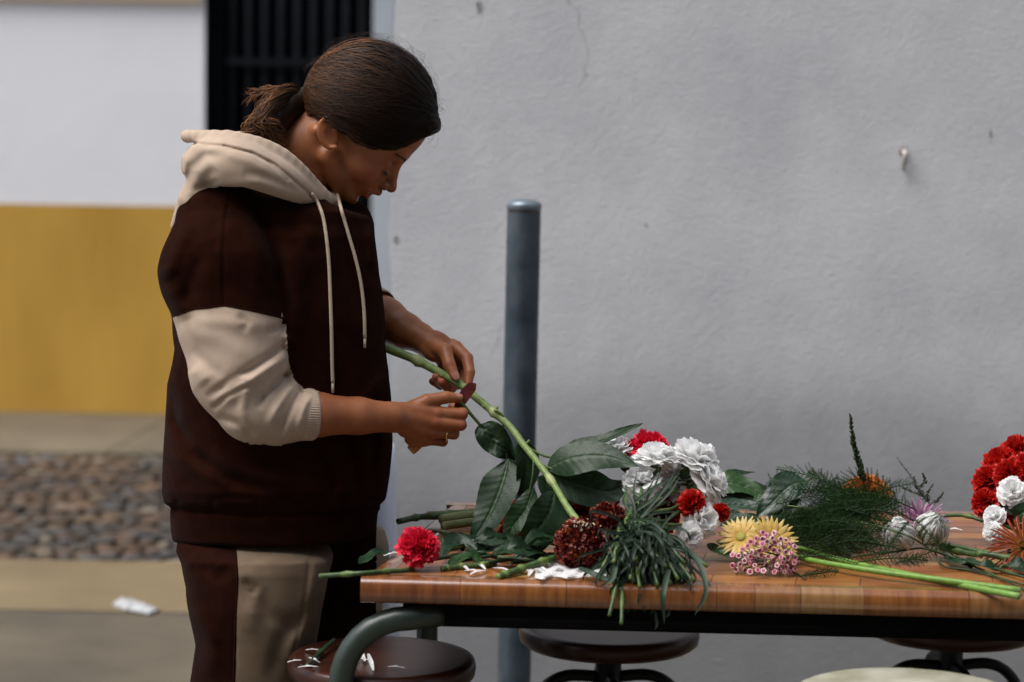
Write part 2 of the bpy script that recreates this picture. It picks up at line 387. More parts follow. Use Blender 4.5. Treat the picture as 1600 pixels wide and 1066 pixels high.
tp=len(V)-n; V+=[(wx0+5,WY+.5,-.06),(wx0+5,WY+.5,-.06+4.4)]; Fc.append(tuple(tp+k for k in range(n))+(len(V)-1,))
Fc.append((0,len(V)-2,len(V)-1,tp)); 
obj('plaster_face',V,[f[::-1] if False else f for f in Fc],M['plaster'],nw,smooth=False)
M['chip']=mat('exposed_grey_mortar',(.26,.25,.25),.9,(.36,.35,.34),300,.001,300)
for (x_,y_,w_,h_) in [(749,11,5,9),(619,374,4,7),(1412,262,3,5),(1010,352,3,2),(1548,210,2,8)]:
    c_=W(x_,y_,WY); rr_=random.Random(x_); n_=11; V=[(c_[0]+w_*.0014*rr_.uniform(.6,1.2)*math.cos(q*2*math.pi/n_),WY-.0015,c_[2]+h_*.0014*rr_.uniform(.6,1.2)*math.sin(q*2*math.pi/n_)) for q in range(n_)]+[(c_[0],WY-.0005,c_[2])]
    obj('plaster_chip',V,[(q,(q+1)%n_,n_)[::-1] for q in range(n_)],M['chip'],nw,smooth=False)
# little hook on the wall
M['hook']=mat('white_painted_metal',(.6,.6,.6),.4,(.5,.47,.44),90)
M['rust']=mat('rust',(.12,.06,.03),.8,(.2,.1,.05),200)
hp=W(1412,246,WY-.01)
hk=root('wall_hook','small white hook screwed into the plaster wall, upper right','hook',(hp[0],WY,hp[2]))
V,Fc=tube([hp+np.array([0,.02,.012]),hp+np.array([0,-.012,.012]),hp+np.array([0,-.02,.004]),hp+np.array([0,-.012,-.012]),hp+np.array([.001,.0,-.016])],[.006,.006,.0065,.006,.004],10,20); obj('hook_bend',V,Fc,M['hook'],hk)
V,Fc=lathe([(0,-.012),(.009,-.012),(.009,-.003),(0,-.003)],(0,0,0),14); V=np.array(V)[:,[0,2,1]]+np.array([hp[0],WY+.004,hp[2]+.012]); obj('hook_plate',V,Fc,M['rust'],hk)
# steel bollard
m=mat('weathered_galvanised_steel',(.028,.042,.056),.5,(.085,.105,.125),22,.0008,160,detail=10,metal=.25,stretch=(1,1,.6),thr=(.35,.72)); M['bollard']=m
M['boll_cap']=mat('bollard_cap_paint',(.13,.165,.2),.35,(.2,.24,.27),30,metal=.4)
BY=5.0; bt=W(819,318,BY); bb=W(803,1066,BY); sl=(bb-bt)/(bt[2]-bb[2]); base=bt+sl*bt[2]; rb=26.5/FP*BY*1.0
bo=root('bollard','tall blue grey steel bollard with rusty cap seam, between woman and wall','bollard',base)
ax=lambda z: bt+sl*(bt[2]-z)
def skewed(prof,zc): 
    V,Fc=lathe(prof,(0,0,0),48); V=np.array(V); return V+np.stack([ax(z) *np.array([1,1,0]) for z in V[:,2]]),Fc
zt=bt[2]
V,Fc=skewed([(rb,0),(rb,zt-.017)],0); obj('post',V,Fc,M['bollard'],bo)
V,Fc=skewed([(rb*.97,zt-.018),(rb*.97,zt-.0135)],0); obj('seam',V,Fc,M['rust'],bo)
V,Fc=skewed([(rb*.98,zt-.0145),(rb*1.035,zt-.0135),(rb*1.04,zt-.003),(rb*1.0,zt+.001),(rb*.75,zt+.006),(rb*.66,zt+.0075),(rb*.4,zt+.009),(0,zt+.0095)],0); obj('cap',V,Fc,M['boll_cap'],bo)
# paper on pavement
M['paper']=mat('crumpled_white_paper',(.34,.34,.33),.6,(.46,.47,.48),60)
c=T(212,952,0.0); V=[];Fc=[];r3=random.Random(8); nx,ny=14,6
for j in range(ny):
    for i in range(nx):
        u=i/(nx-1)*2-1; v=j/(ny-1)*2-1; wv=(1-.5*max(0,u))*.05
        V.append((c[0]+u*.062+v*.01,c[1]+v*wv-u*.06,.004+.012*abs(math.sin(i*1.3+j))*(1-v*v)*(1-u*u*.6)+r3.uniform(0,.008)))
for j in range(ny-1):
    for i in range(nx-1): a=j*nx+i; Fc.append((a,a+1,a+nx+1,a+nx))
o=obj('crumpled_paper',V,Fc,M['paper'],smooth=False); tag(o,'crumpled white paper scrap lying on the pavement','litter')
o.modifiers.new('s','SOLIDIFY').thickness=.001
# ---------------------------------------------------------------- table
TA=T(557,905); TB=T(1600,932); TD=T(703,783); TC=T(1500,797)
ex=(TB-TA); ex=ex/ex[0]; 
exf=(TC-TD); exf=exf/exf[0]
LX=1.62
def tp(u,v,z=.75):                            # table coordinates: u metres along, v 0 near edge .. 1 far edge
    a=TA+ex*u; d=TD+exf*u; p=a*(1-v)+d*v; return np.array([p[0],p[1],z])
wood=[]
for n,a,bb_ in (('amber',(.32,.105,.025),(.46,.17,.045)),('red',(.27,.085,.03),(.38,.13,.045)),('pale',(.45,.22,.07),(.56,.31,.11)),('brown',(.2,.075,.03),(.32,.13,.05)),('honey',(.38,.145,.035),(.48,.2,.055))):
    wood.append(mat('varnished_wood_'+n,tuple(q*.62 for q in a),.34,tuple(q*.66 for q in bb_),9,.0002,60,stretch=(1,9,9),detail=5,spec=.4,coat=.1))
wood2=[]
for n,a,bb_ in (('amber',(.32,.105,.025),(.46,.17,.045)),('red',(.27,.085,.03),(.40,.14,.045)),('pale',(.42,.20,.07),(.52,.27,.1)),('brown',(.22,.08,.03),(.36,.14,.05)),('honey',(.33,.145,.045),(.46,.2,.07))):
    wood2.append(mat('varnished_edge_wood_'+n,tuple(q*.48 for q in a),.2,tuple(q*.55 for q in bb_),14,.0002,60,stretch=(7,1,1),detail=5,spec=.55,coat=.5))
tb=root('butcher_block_table','long table with a varnished block wood top strewn with cut flowers','table',tp(0.8,.5,0))
M['seam']=mat('dark_joint',(.03,.015,.008),.6)
V=np.array([tp(0.02,.03,.712),tp(LX-.02,.03,.712),tp(LX-.02,.97,.712),tp(.02,.97,.712),tp(.02,.03,.7485),tp(LX-.02,.03,.7485),tp(LX-.02,.97,.7485),tp(.02,.97,.7485)])
obj('core_board',V,[(0,3,2,1),(4,5,6,7),(0,1,5,4),(1,2,6,5),(2,3,7,6),(3,0,4,7)],M['seam'],tb,smooth=False)
r4=random.Random(12); NR=11; v0=.062; 
for j in range(NR):
    va=v0+(1-2*v0)*j/NR; vb=v0+(1-2*v0)*(j+1)/NR-.0012; u=.04-r4.uniform(0,.1)
    while u<LX-.04:
        l=r4.uniform(.09,.17); a=max(u,.04); b2=min(u+l-.0011,LX-.04); u+=l
        if b2-a<.01: continue
        z=.75+r4.uniform(-.00012,.00012)
        P=[tp(a,va,z),tp(b2,va,z),tp(b2,vb,z),tp(a,vb,z)]; Q=[p-np.array([0,0,.0016]) for p in P]
        obj('wood_block',Q+P,[(4,5,6,7),(0,1,5,4),(1,2,6,5),(2,3,7,6),(3,0,4,7)],r4.choices(wood,[4,3,1.2,2,3])[0],tb,smooth=False)
# rounded edging, in glued lengths
def edging(pa,pb,inn,m):
    # profile from top inner edge over a round nose to the underside
    pr=[(0.0,0.0)]+[(-.026-.0,0.0)]
    prof=[(0.0,0.0),(.018,0.0005)]+[(.021+.0155*math.sin(q),-.0145+.0150*math.cos(q)) for q in np.linspace(.1,1.25,6)]+[(.0385,-.026)]+[(.0245+.013*math.cos(q),-.027-.0115*math.sin(q)) for q in np.linspace(.15,1.5,5)]+[(0,-.0385)]
    V=[]
    for p in (pa,pb):
        for dxy,dz in prof: V.append(p-inn*dxy+np.array([0,0,dz]))
    k=len(prof); Fc=[(i,i+1,k+i+1,k+i) for i in range(k-1)]
    o=obj('edge_block',V,Fc,m,tb); 
    return o
nin=np.array([0,1.,0]); w_e=.0385
def edge_run(P0,P1,inn,first_inset,count_len):
    Ld=np.linalg.norm(P1-P0); t=0; d=(P1-P0)/Ld
    while t<Ld-.002:
        l=min(r4.uniform(*count_len),Ld-t); 
        if Ld-t-l<.02: l=Ld-t
        a=P0+d*t; b3=P0+d*(t+l-.0007); jj=r4.uniform(-.0002,.0002)
        edging(a+np.array([0,0,jj]),b3+np.array([0,0,jj]),inn,r4.choices(wood2,[4,3,.8,2,2.4])[0]); t+=l
z0=.7503
u0=.0395
def inn_of(a,b): d=(b-a)/np.linalg.norm(b-a); return np.array([-d[1],d[0],0])
a,b_=tp(0.0,v0-.002,z0),tp(LX,v0-.002,z0); edge_run(a,b_,inn_of(a,b_),0,(.05,.16))
a,b_=tp(LX,1-v0+.002,z0),tp(0,1-v0+.002,z0); edge_run(a,b_,inn_of(a,b_),0,(.08,.2))
a,b_=tp(.039,1-v0,z0-.0004),tp(.039,v0,z0-.0004); edge_run(a,b_,inn_of(a,b_),0,(.08,.2))
a,b_=tp(LX-.039,v0,z0-.0004),tp(LX-.039,1-v0,z0-.0004); edge_run(a,b_,inn_of(a,b_),0,(.08,.2))
# steel frame
M['green_steel']=mat('dark_green_enamelled_tube',(.014,.024,.018),.38,(.021,.032,.024),25,.0003,200,spec=.6)
M['dark_steel']=mat('dark_steel',(.003,.003,.003),.85,(.005,.005,.005),20,spec=.05)
zf=.688; rt=.0185
def leg_hoop(u,dx):
    # one end of the frame: a bent tube rising from the floor, under the top, and down again
    pa=tp(u,.035,0); pb=tp(u,.93,0)
    for p,v,s in ((pa,.035,1),(pb,.93,-1)):
        q=p.copy(); 
        pts=[q+np.array([-dx,0,0.0]),q+np.array([-dx,0,.40]),q+np.array([-dx,0,.55])]
        for t in np.linspace(0,1,9)[0:]:
            an=t*math.pi/2; pts.append(q+np.array([-dx+dx*(1-math.cos(an)),0,.585+.103*math.sin(an)]))
        pts.append(q+np.array([.03*np.sign(dx),.02*s,.688])); pts.append(q+np.array([.05*np.sign(dx),.034*s,.688]))
        V,Fc=tube(pts,rt,16); obj('leg',V,Fc,M['green_steel'],tb)
pL=F(535,1030,-.35)
ul=(pL[0]-tp(0,.035)[0])
leg_hoop(ul+.10,.10)
leg_hoop(LX-.10,-.10)
for v in (.085,.93):
    V,Fc=tube([tp(ul+.12,v,zf),tp(LX-.14,v,zf)],rt,14); obj('frame_rail',V,Fc,M['dark_steel'],tb)
for u in (ul+.1+.03,.8,LX-.13):
    V,Fc=tube([tp(u,.085,zf-.002),tp(u,.93,zf-.002)],rt*.9,12); obj('cross_member',V,Fc,M['dark_steel'],tb)
boxv=[tp(.06,.06,.690),tp(LX-.06,.06,.690),tp(LX-.06,.93,.690),tp(.06,.93,.690),tp(.06,.06,.7105),tp(LX-.06,.06,.7105),tp(LX-.06,.93,.7105),tp(.06,.93,.7105)]
obj('apron',boxv,[(0,3,2,1),(4,5,6,7),(0,1,5,4),(1,2,6,5),(2,3,7,6),(3,0,4,7)],M['dark_steel'],tb,smooth=False)
# ---------------------------------------------------------------- stools
M['seat_wood']=mat('dark_mahogany_varnish',(.022,.006,.003),.36,(.04,.011,.005),6,.0003,40,stretch=(1,6,1),spec=.3,coat=.1)
M['stool_steel']=mat('black_stool_enamel',(.004,.004,.004),.5,spec=.3)
M['marble']=mat('worn_pale_stone_seat',(.20,.19,.12),.6,(.38,.37,.29),9,.001,60,detail=8,thr=(.35,.6))
def stool(c,rad,label,seatm,rot,h=.53,name='stool',thick=.03):
    r0=root(name,label,'stool',(c[0],c[1],0),'round stools round the table' if seatm is M['seat_wood'] else None)
    V,Fc=lathe([(0,h-thick-.004),(rad*.93,h-thick-.004),(rad*.985,h-thick+.003),(rad,h-thick*.5),(rad*.99,h-.005),(rad*.965,h-.0005),(rad*.9,h),(rad*.5,h-.001),(0,h-.0012)],(c[0],c[1],0),64); obj('seat',V,Fc,seatm,r0)
    V,Fc=lathe([(0,h-thick-.012),(.075,h-thick-.012),(.075,h-thick-.0045),(0,h-thick-.0045)],(c[0],c[1],0),24); obj('seat_plate',V,Fc,M['stool_steel'],r0)
    V,Fc=lathe([(.023,h-thick-.012),(.023,h-.16),(.03,h-.165),(.03,.1),(0,.1)],(c[0],c[1],0),24); obj('column',V,Fc,M['stool_steel'],r0)
    for k in range(4):
        a=rot+k*math.pi/2; d=np.array([math.cos(a),math.sin(a),0]); cc=np.array([c[0],c[1],0])
        z1=h-.092
        pts=[cc+d*.02+[0,0,z1],cc+d*.07+[0,0,z1+.002],cc+d*.105+[0,0,z1-.012],cc+d*.13+[0,0,z1-.045],cc+d*.145+[0,0,z1-.1],cc+d*.165+[0,0,.15],cc+d*.185+[0,0,.012]]
        V,Fc=tube(pts,.0105,10,40); obj('leg',V,Fc,M['stool_steel'],r0)
    V,Fc=tube([np.array([c[0]+.15*math.cos(q),c[1]+.15*math.sin(q),.2]) for q in np.linspace(0,2*math.pi,40)],.008,8,cap=False); obj('foot_ring',V,Fc,M['stool_steel'],r0)
    return r0
stool(T(597,1026,.594),.146,'brown round stool with white petals on its seat, beside the table leg',M['seat_wood'],.5,h=.594)
stool(T(952,977,.53),.160,'dark round stool behind the middle of the table, next to the bollard',M['seat_wood'],.1)
stool(T(1487,962,.53),.158,'dark round stool under the right end of the table',M['seat_wood'],.15)
pc=np.array([.546,3.2])
pd_=root('stone_pedestal','round pale stone top with mossy stains, cut off by the lower right edge','pedestal',(pc[0],pc[1],0))
V,Fc=lathe([(0,.60),(.150,.602),(.158,.61),(.1605,.63),(.1600,.655),(.157,.6635),(.150,.667),(.08,.6665),(0,.666)],(pc[0],pc[1],0),120); V=np.array(V); V[:,:2]+=np.random.RandomState(2).normal(0,.0004,(len(V),2)); obj('round_top',V,Fc,M['marble'],pd_)
V,Fc=lathe([(.09,.602),(.07,.55),(.065,.2),(.09,.06),(.12,.0)],(pc[0],pc[1],0),40); obj('base',V,Fc,M['marble'],pd_)

# white draped box standing behind the woman
M['white_cloth']=mat('white_cotton_sheet',(.68,.72,.82),.8,(.75,.78,.86),5)
V=[];Fc=[];n=64
cA=W(470,1000,4.28)
for j,(z,s) in enumerate([(.83,.0),(.835,.80),(.825,.86),(.78,.87),(.6,.89),(.4,.93),(.2,.98),(.02,1.03)]):
    for i in range(n):
        q=2*math.pi*i/n; rr=1+.02*math.sin(q*9)*j/7
        c_,s_=math.cos(q),math.sin(q); V.append((cA[0]+.19*s*rr*np.sign(c_)*abs(c_)**.5,cA[1]+.16*s*rr*np.sign(s_)*abs(s_)**.5,z))
for j in range(7):
    for i in range(n): k=(i+1)%n; Fc.append((j*n+i,j*n+k,(j+1)*n+k,(j+1)*n+i))
o=obj('draped_stand',V,[f[::-1] for f in Fc],M['white_cloth']); tag(o,'white cloth hanging to the ground behind the woman, mostly hidden','cloth')
# ================================================================ THE WOMAN
def m_px(v): return v*S
def FF(l): return [F(*p) for p in l]
SK = np.array
# ---- cloth folds: grooves and ridges laid along lines on the side that faces the viewer
def seg_dist(px,py,poly):
    d=np.full(px.shape,1e9,f32); tt=np.zeros(px.shape,f32); n=len(poly)-1
    for k,((x0,y0),(x1,y1)) in enumerate(zip(poly[:-1],poly[1:])):
        vx,vy=x1-x0,y1-y0; h=np.clip(((px-x0)*vx+(py-y0)*vy)/(vx*vx+vy*vy+1e-6),0,1)
        e=np.hypot(px-x0-h*vx,py-y0-h*vy); m=e<d; d=np.where(m,e,d); tt=np.where(m,(k+h)/n,tt)
    return d,tt
def folds(px,py,lst):
    r=np.zeros(px.shape,f32)
    for poly,amp,w in lst:
        x=[p[0] for p in poly]; y=[p[1] for p in poly]; m=(px>min(x)-3*w)&(px<max(x)+3*w)&(py>min(y)-3*w)&(py<max(y)+3*w)
        if m.any():
            d,t_=seg_dist(px[m],py[m],poly); r[m]+=amp*np.exp(-(d/w)**2)*(np.clip(np.minimum(t_,1-t_)*4,0,1)**.8 if w>3.6 else 1)
    return r*f32(.001)
def loft(P,rows,yc=0.0,expo=2.2,pp=None):
    px,py=pp if pp is not None else proj(P)
    rows=np.array(rows,float); y=rows[:,0]
    Lf=np.interp(py,y,rows[:,1]); Rt=np.interp(py,y,rows[:,2]); b=np.interp(py,y,rows[:,3]); yo=np.interp(py,y,rows[:,4]) if rows.shape[1]>4 else 0
    a=(Rt-Lf)/2; c=(Rt+Lf)/2; u=np.abs(px-c)/a; v=np.abs(P[:,1]-(Y0+yc+yo))/b
    k=(u**expo+v**expo)**(1/expo); am=a*S
    return ((k-1)*np.minimum(am,b)*np.clip(0.5+0.5*np.minimum(1,k),.6,1.1)).astype(f32)
# ---- hoodie
torso_rows=[(278,425,500,0.030,0),(288,400,515,0.070,0),(300,350,560,0.075,0),(315,312,572,0.100,0),(330,297,579,0.125,0),(350,284,584,0.130,0),(370,272,586,0.145,0),(400,262,591,0.151,0),(450,260,598,0.157,0),(500,270,601,0.158,0),(545,272,604,0.158,0),(575,265,607,0.158,0),(600,260,610,0.158,0),(650,257,613,0.160,0),(700,255,612,0.162,0),(740,254,609,0.164,0),(770,254,605,0.164,0),(786,258,602,0.158,0),(800,268,592,0.145,0),(830,270,590,0.141,0),(850,273,585,0.139,0),(900,275,580,0.139,0)]
near_sleeve=FF([(350,352,-.075),(349,425,-.105),(363,500,-.130),(376,585,-.155),(396,636,-.17)]); ns_r=[72*S,94*S,80*S,71*S,55*S]
near_fore=FF([(396,636,-.17),(432,650,-.168),(478,648,-.158)]); nf_r=[50*S,43*S,39*S]
far_sleeve=FF([(470,350,.09),(490,420,.17),(505,450,.18),(560,475,.13)]); fs_r=[70*S,70*S,60*S,42*S]
hoodie_folds=[
 # body
 ([(452,500),(440,420),(418,360),(392,322)],-10.4,9),([(470,520),(462,440),(440,370)],8.32,13),
 ([(262,700),(300,730),(360,760)],8.32,13),([(290,700),(350,745),(430,770)],-8.32,10),([(330,705),(400,745),(500,760)],6.24,12),
 ([(500,690),(520,750),(515,790)],-8.32,9),([(545,640),(552,720),(560,785)],-8.32,9),([(580,600),(585,690),(575,770)],-6.24,8),([(560,640),(570,720)],6.24,9),
 ([(262,600),(275,660),(300,700)],-8.32,9),([(620,560),(560,640),(520,665)],6.24,9),([(300,785),(360,777),(460,786),(560,778)],-2.184,6),
 ([(275,795),(276,780)],-2.912,6),([(330,800),(334,778)],-2.184,5),([(400,803),(402,780)],-2.184,5),([(470,803),(468,780)],-2.184,5),([(530,798),(532,776)],-2.184,5),
 ([(265,440),(290,500)],6.24,12),([(300,345),(270,400),(262,440)],8.32,14),([(375,330),(400,400),(410,470)],5.2,14),([(320,380),(300,440),(290,480)],-6.24,12),
 ([(530,330),(545,420),(560,500)],-6.24,12),([(500,330),(470,390),(478,450)],6.24,16),([(575,350),(588,430)],6.24,8),
 # seams
 ([(361,292),(352,340),(349,400),(350,478)],-2.0,2.0),([(356,292),(346,345),(342,400),(343,478)],1.6,4),
 # sleeve
 ([(278,512),(345,530),(400,560)],3.19,14.72),([(300,500),(350,505),(430,510)],2.552,10.12),
 ([(447,536),(428,552),(395,575),(350,602),(322,622)],-8.294,5.98),([(452,556),(425,572),(395,592),(360,618),(335,632)],7.656,7.36),
 ([(330,640),(352,622),(380,606),(402,598)],-8.294,4.6),([(462,575),(440,590),(412,618),(402,640)],-8.932,5.52),([(405,580),(388,605),(378,640),(385,672)],5.104,8.28),
 ([(470,590),(450,612),(432,640),(420,668)],7.656,7.36),([(478,602),(460,628),(446,655),(436,684)],-7.018,4.6),([(485,615),(474,640),(466,676)],6.38,5.52),
 ([(346,606),(372,590),(392,587)],6.38,5.52),([(322,600),(300,575)],3.828,11.04),([(340,650),(372,662),(400,684)],-5.104,6.44),([(300,545),(330,575),(350,590)],-3.19,9.2),
 ([(415,520),(436,512),(447,500)],-5.104,5.52),([(372,490),(385,505),(380,520)],-3.828,6.44),([(443,520),(452,533),(446,545)],6.38,5.52),
]
def hoodie_sdf(P):
    px,py=proj(P); 
    d=loft(P,torso_rows,pp=(px,py))
    s=chain(P,near_sleeve,ns_r,.02); s=smin(s,chain(P,near_fore,nf_r,.01),.012)
    fz=chain(P,far_sleeve,fs_r,.02)
    d=smin(d,fz,.03); d=smin(d,s,.010)
    near=np.clip((Y0-P[:,1]-.0)/.05,0,1)
    d=d-folds(px,py,hoodie_folds)*near
    d=d-vnoise(P,11,3)*f32(.0035)-vnoise(P,23,5)*f32(.0012)
    # opening where the waistband begins and where cuffs end
    lim=np.interp(px,[260,300,400,500,560,600],[846,851,855,853,843,828])
    d=smax(d,((py-lim)*S).astype(f32),.006)
    d=smax(d,((np.interp(px,[480,515,550,575,590],[284,317,331,337,352])-26*np.clip((P[:,1]-Y0+.02)/.08,0,1)-py)*S).astype(f32),.01)
    # rib band groove
    band=np.interp(px,[255,300,400,500,560,605],[792,799,805,803,796,786])
    d=d+f32(.005)*np.exp(-((py-band)/4.0)**2).astype(f32)
    return d
hood_path=FF([(521,322,-.035),(478,303,-.085),(430,282,-.125),(378,262,-.135),(338,256,-.105),(324,258,-.04),(324,258,.05),(350,262,.12),(420,262,.13),(500,280,.08)])
hood_r=[8*S,17*S,29*S,37*S,38*S,34*S,34*S,32*S,28*S,14*S]
rim_path=FF([(520,318,-.04),(492,293,-.07),(468,268,-.095),(438,243,-.11),(402,226,-.115),(360,217,-.112),(318,214,-.085),(296,213,-.03),(296,213,.03),(330,214,.085),(390,218,.1),(450,240,.09),(505,285,.05)])
rim_r=[6*S,10*S,11.5*S,12*S,11*S,10*S,9*S,8.5*S,8.5*S,10*S,10*S,10*S,8*S]
def dens(pp,rr,n):
    return list(spline(pp,n)), list(np.interp(np.linspace(0,1,n),np.linspace(0,1,len(rr)),rr))
hood_path,hood_r=dens(hood_path,hood_r,26); rim_path,rim_r=dens(rim_path,rim_r,34)
hood_folds=[([(300,224),(350,229),(396,240),(430,258),(462,285),(500,318)],-3.5,2.6),([(296,230),(350,240),(395,254),(440,284)],2.5,8),
 ([(290,300),(300,262),(322,243),(360,240)],-5,9),([(330,300),(322,280),(336,262)],-4,9),([(345,290),(400,285),(450,300),(500,318)],3,9),([(288,300),(300,330),(280,355)],4,9),([(286,235),(288,280)],3,7),
 ([(350,228),(390,238),(420,254),(450,282)],-2,2),([(380,268),(420,278),(470,305)],-3,7),([(300,300),(320,290),(345,284)],-4,7)]
def hood_sdf(P):
    px,py=proj(P)
    d=chain(P,hood_path,hood_r,.012)
    d=smin(d,chain(P,FF([(326,275,-.09),(304,312,-.085),(281,353,-.06)]),[32*S,25*S,14*S]),.015)
    d=smin(d,chain(P,rim_path,rim_r,.006),.010)
    d=smin(d,chain(P,FF([(520,318,-.04),(524,300,.0),(520,285,.05)]),[7*S,8*S,9*S]),.006)
    # lower edge against the shoulders
    lim=np.interp(px,[262,275,300,320,345,380,430,470,520],[370,352,322,305,292,291,307,320,323])
    near=np.clip((Y0-P[:,1]+.03)/.04,0,1)
    d=smax(d,((py-lim)*S*near-(1-near)*.02).astype(f32),.006)
    # hollow for the neck
    hol=chain(P,FF([(520,210,0),(470,230,0),(405,285,0)]),[58*S,62*S,66*S])
    d=smax(d,-hol,.01)
    d=d-folds(px,py,hood_folds)*near-vnoise(P,16,9)*f32(.0012)
    return d
# ---- trousers
nleg=[(815,303,560,.06,.05),(845,282,530,.075,.045),(862,280,527,.092,.028),(880,287,521,.110,0),(900,290,515,.118,0),(960,302,503,.12,0),(1010,310,497,.112,0),(1066,301,484,.105,0),(1200,301,462,.09,0),(1400,319,440,.072,0),(1500,327,432,.07,0),(1520,331,428,.066,0)]
fleg=[(815,380,596,.10,0),(850,400,606,.10,0),(880,410,607,.1,0),(960,415,598,.095,0),(1066,420,580,.09,0),(1200,430,560,.08,0),(1400,440,540,.07,0),(1500,445,532,.066,0),(1520,448,528,.062,0)]
tr_folds=[([(372,900),(420,960),(470,985)],-5.7,14),([(380,870),(400,920),(392,990)],5.7,14),([(500,870),(480,960),(450,1040)],7.6,14),([(300,880),(340,900),(365,890)],-7.6,12),([(290,920),(330,1000),(330,1060)],7.6,16),
 ([(420,1066),(440,1000),(500,930)],-5.7,12),([(368,852),(371,900),(369,960),(367,1066)],-1.6,2),([(487,852),(478,930),(462,1010),(455,1066)],-2.5,3.5),([(380,905),(398,918),(392,930)],-5.7,6)]
def trousers_sdf(P):
    px,py=proj(P)
    a=loft(P,nleg,-.065,pp=(px,py)); b=loft(P,fleg,.075,pp=(px,py)); d=smin(a,b,.02)
    near=np.clip((Y0-P[:,1])/.05,0,1)
    d=d-folds(px,py,tr_folds)*near-vnoise(P,9,21)*f32(.005)-vnoise(P,19,22)*f32(.0015)
    d=smax(d,((822-py)*S).astype(f32),.01); d=smax(d,((py-1518)*S).astype(f32),.008)
    return d
# ---- body
E0=F(520,215,0.0); TH=R(44)
aU=SK([math.sin(TH),0,math.cos(TH)]); aF=SK([math.cos(TH),0,-math.sin(TH)]); aL=SK([0,-1.,0])   # up, forward, towards the viewer
R3=np.stack([aF,aL,aU],1).astype(f32)
def HD(f,u,l=0.0): return E0+(aF*f+aU*u+aL*l)*S
def hell(P,f,u,l,rf,ru,rl): return ell(P,HD(f,u,l),(rf*S,rl*S,ru*S),R3)
def head_sdf(P):
    k=lambda v: v*S
    d=hell(P,6,78,0,99,92,76)
    d=smin(d,hell(P,52,28,0,50,62,57),k(18))
    d=smin(d,hell(P,92,57,15,11,8,20),k(10)); d=smin(d,hell(P,92,57,-15,11,8,20),k(10))
    for s in (1,-1):
        d=smin(d,hell(P,66,6,35*s,26,24,22),k(14))
        d=smin(d,rc(P,HD(16,-22,46*s),HD(72,-46,15*s),17*S,13*S),k(16))
    d=smin(d,hell(P,81,-43,0,16,14,17),k(14))
    d=smin(d,hell(P,40,-30,0,42,26,40),k(16))
    d=smin(d,hell(P,80,-10,0,27,25,29),k(12))
    for s in (1,-1): d=smax(d,-hell(P,103,33,29*s,16,13,17),k(9))
    d=smin(d,rc(P,HD(96,42),HD(113,14),7.5*S,8.5*S),k(9))
    d=smin(d,hell(P,117,9,0,9.5,8.5,9.5),k(5))
    for s in (1,-1):
        d=smin(d,hell(P,107,3.5,10*s,9.5,7.5,6.5),k(4))
        d=smax(d,-hell(P,112,-2.5,5*s,4.5,3,2.6),k(2))
        # eyeball under a lowered lid
        d=smin(d,hell(P,82,31,30*s,13.5,13,14.5),k(3))
        d=smax(d,-rc(P,HD(95.5,22.5,20*s),HD(91,21.5,41*s),1.3*S,1.0*S),k(1.5))
        d=smax(d,-rc(P,HD(96,38,20*s),HD(89,38,41*s),1.2*S,1.0*S),k(3))
        # lips
        d=smin(d,rc(P,HD(108,-10,0),HD(96,-19,21*s),6*S,2.2*S),k(4))
        d=smin(d,rc(P,HD(97,-27,0),HD(90,-21,18*s),7*S,2.2*S),k(4))
        d=smax(d,-rc(P,HD(111,-17,0),HD(96,-21,23*s),1.5*S,1.1*S),k(2))
        d=smax(d,-hell(P,99,-36,0,4,3.5,12),k(6))
        # ear
        ax2=SK([0,0,1.])
        c=HD(-6,4,70*s)
        Rm=np.stack([SK([.93,-.28*s,.22]),SK([.28*s,.95*1,0.05*s])*-1 if False else SK([.25*s,-1.0,0]),SK([-.22,0,.97])],1)
        Rm=Rm/np.linalg.norm(Rm,axis=0); q=(P-c.astype(f32))@Rm.astype(f32)
        plate=ell(P,c,(15*S,5*S,25*S),Rm.astype(f32))
        plate=smax(plate,-ell(P,c+Rm@SK([2*S,6*S*1,-2*S]),(9*S,5.5*S,15*S),Rm.astype(f32)),k(2))
        hx=[c+Rm@SK([x*S,y*S,z*S]) for x,y,z in ((6,3,-22),(-3,4,-20),(-10,5,-8),(-14,6,6),(-11,6,18),(0,6,25),(10,5,20),(13,4,10),(8,3,3))]
        plate=smin(plate,chain(P,hx,[4.2*S,3.4*S,2.8*S,2.8*S,2.9*S,2.9*S,2.7*S,2.2*S,1.8*S]),k(2.5))
        d=smin(d,plate,k(3))
    return d
def arms_sdf(P):
    k=lambda v: v*S
    near=chain(P,FF([(375,380,-.10),(388,625,-.17),(430,642,-.17),(495,648,-.152),(560,650,-.128),(612,652,-.108)]),[40*S,22*S,22*S,32.5*S,27*S,22.5*S],.01)
    far=chain(P,FF([(440,350,.09),(500,440,.23),(560,477,.14),(600,503,.093),(632,517,.062),(657,528,.045)]),[44*S,34*S,40*S,38*S,28*S,23*S],.01)
    return np.minimum(near,far)
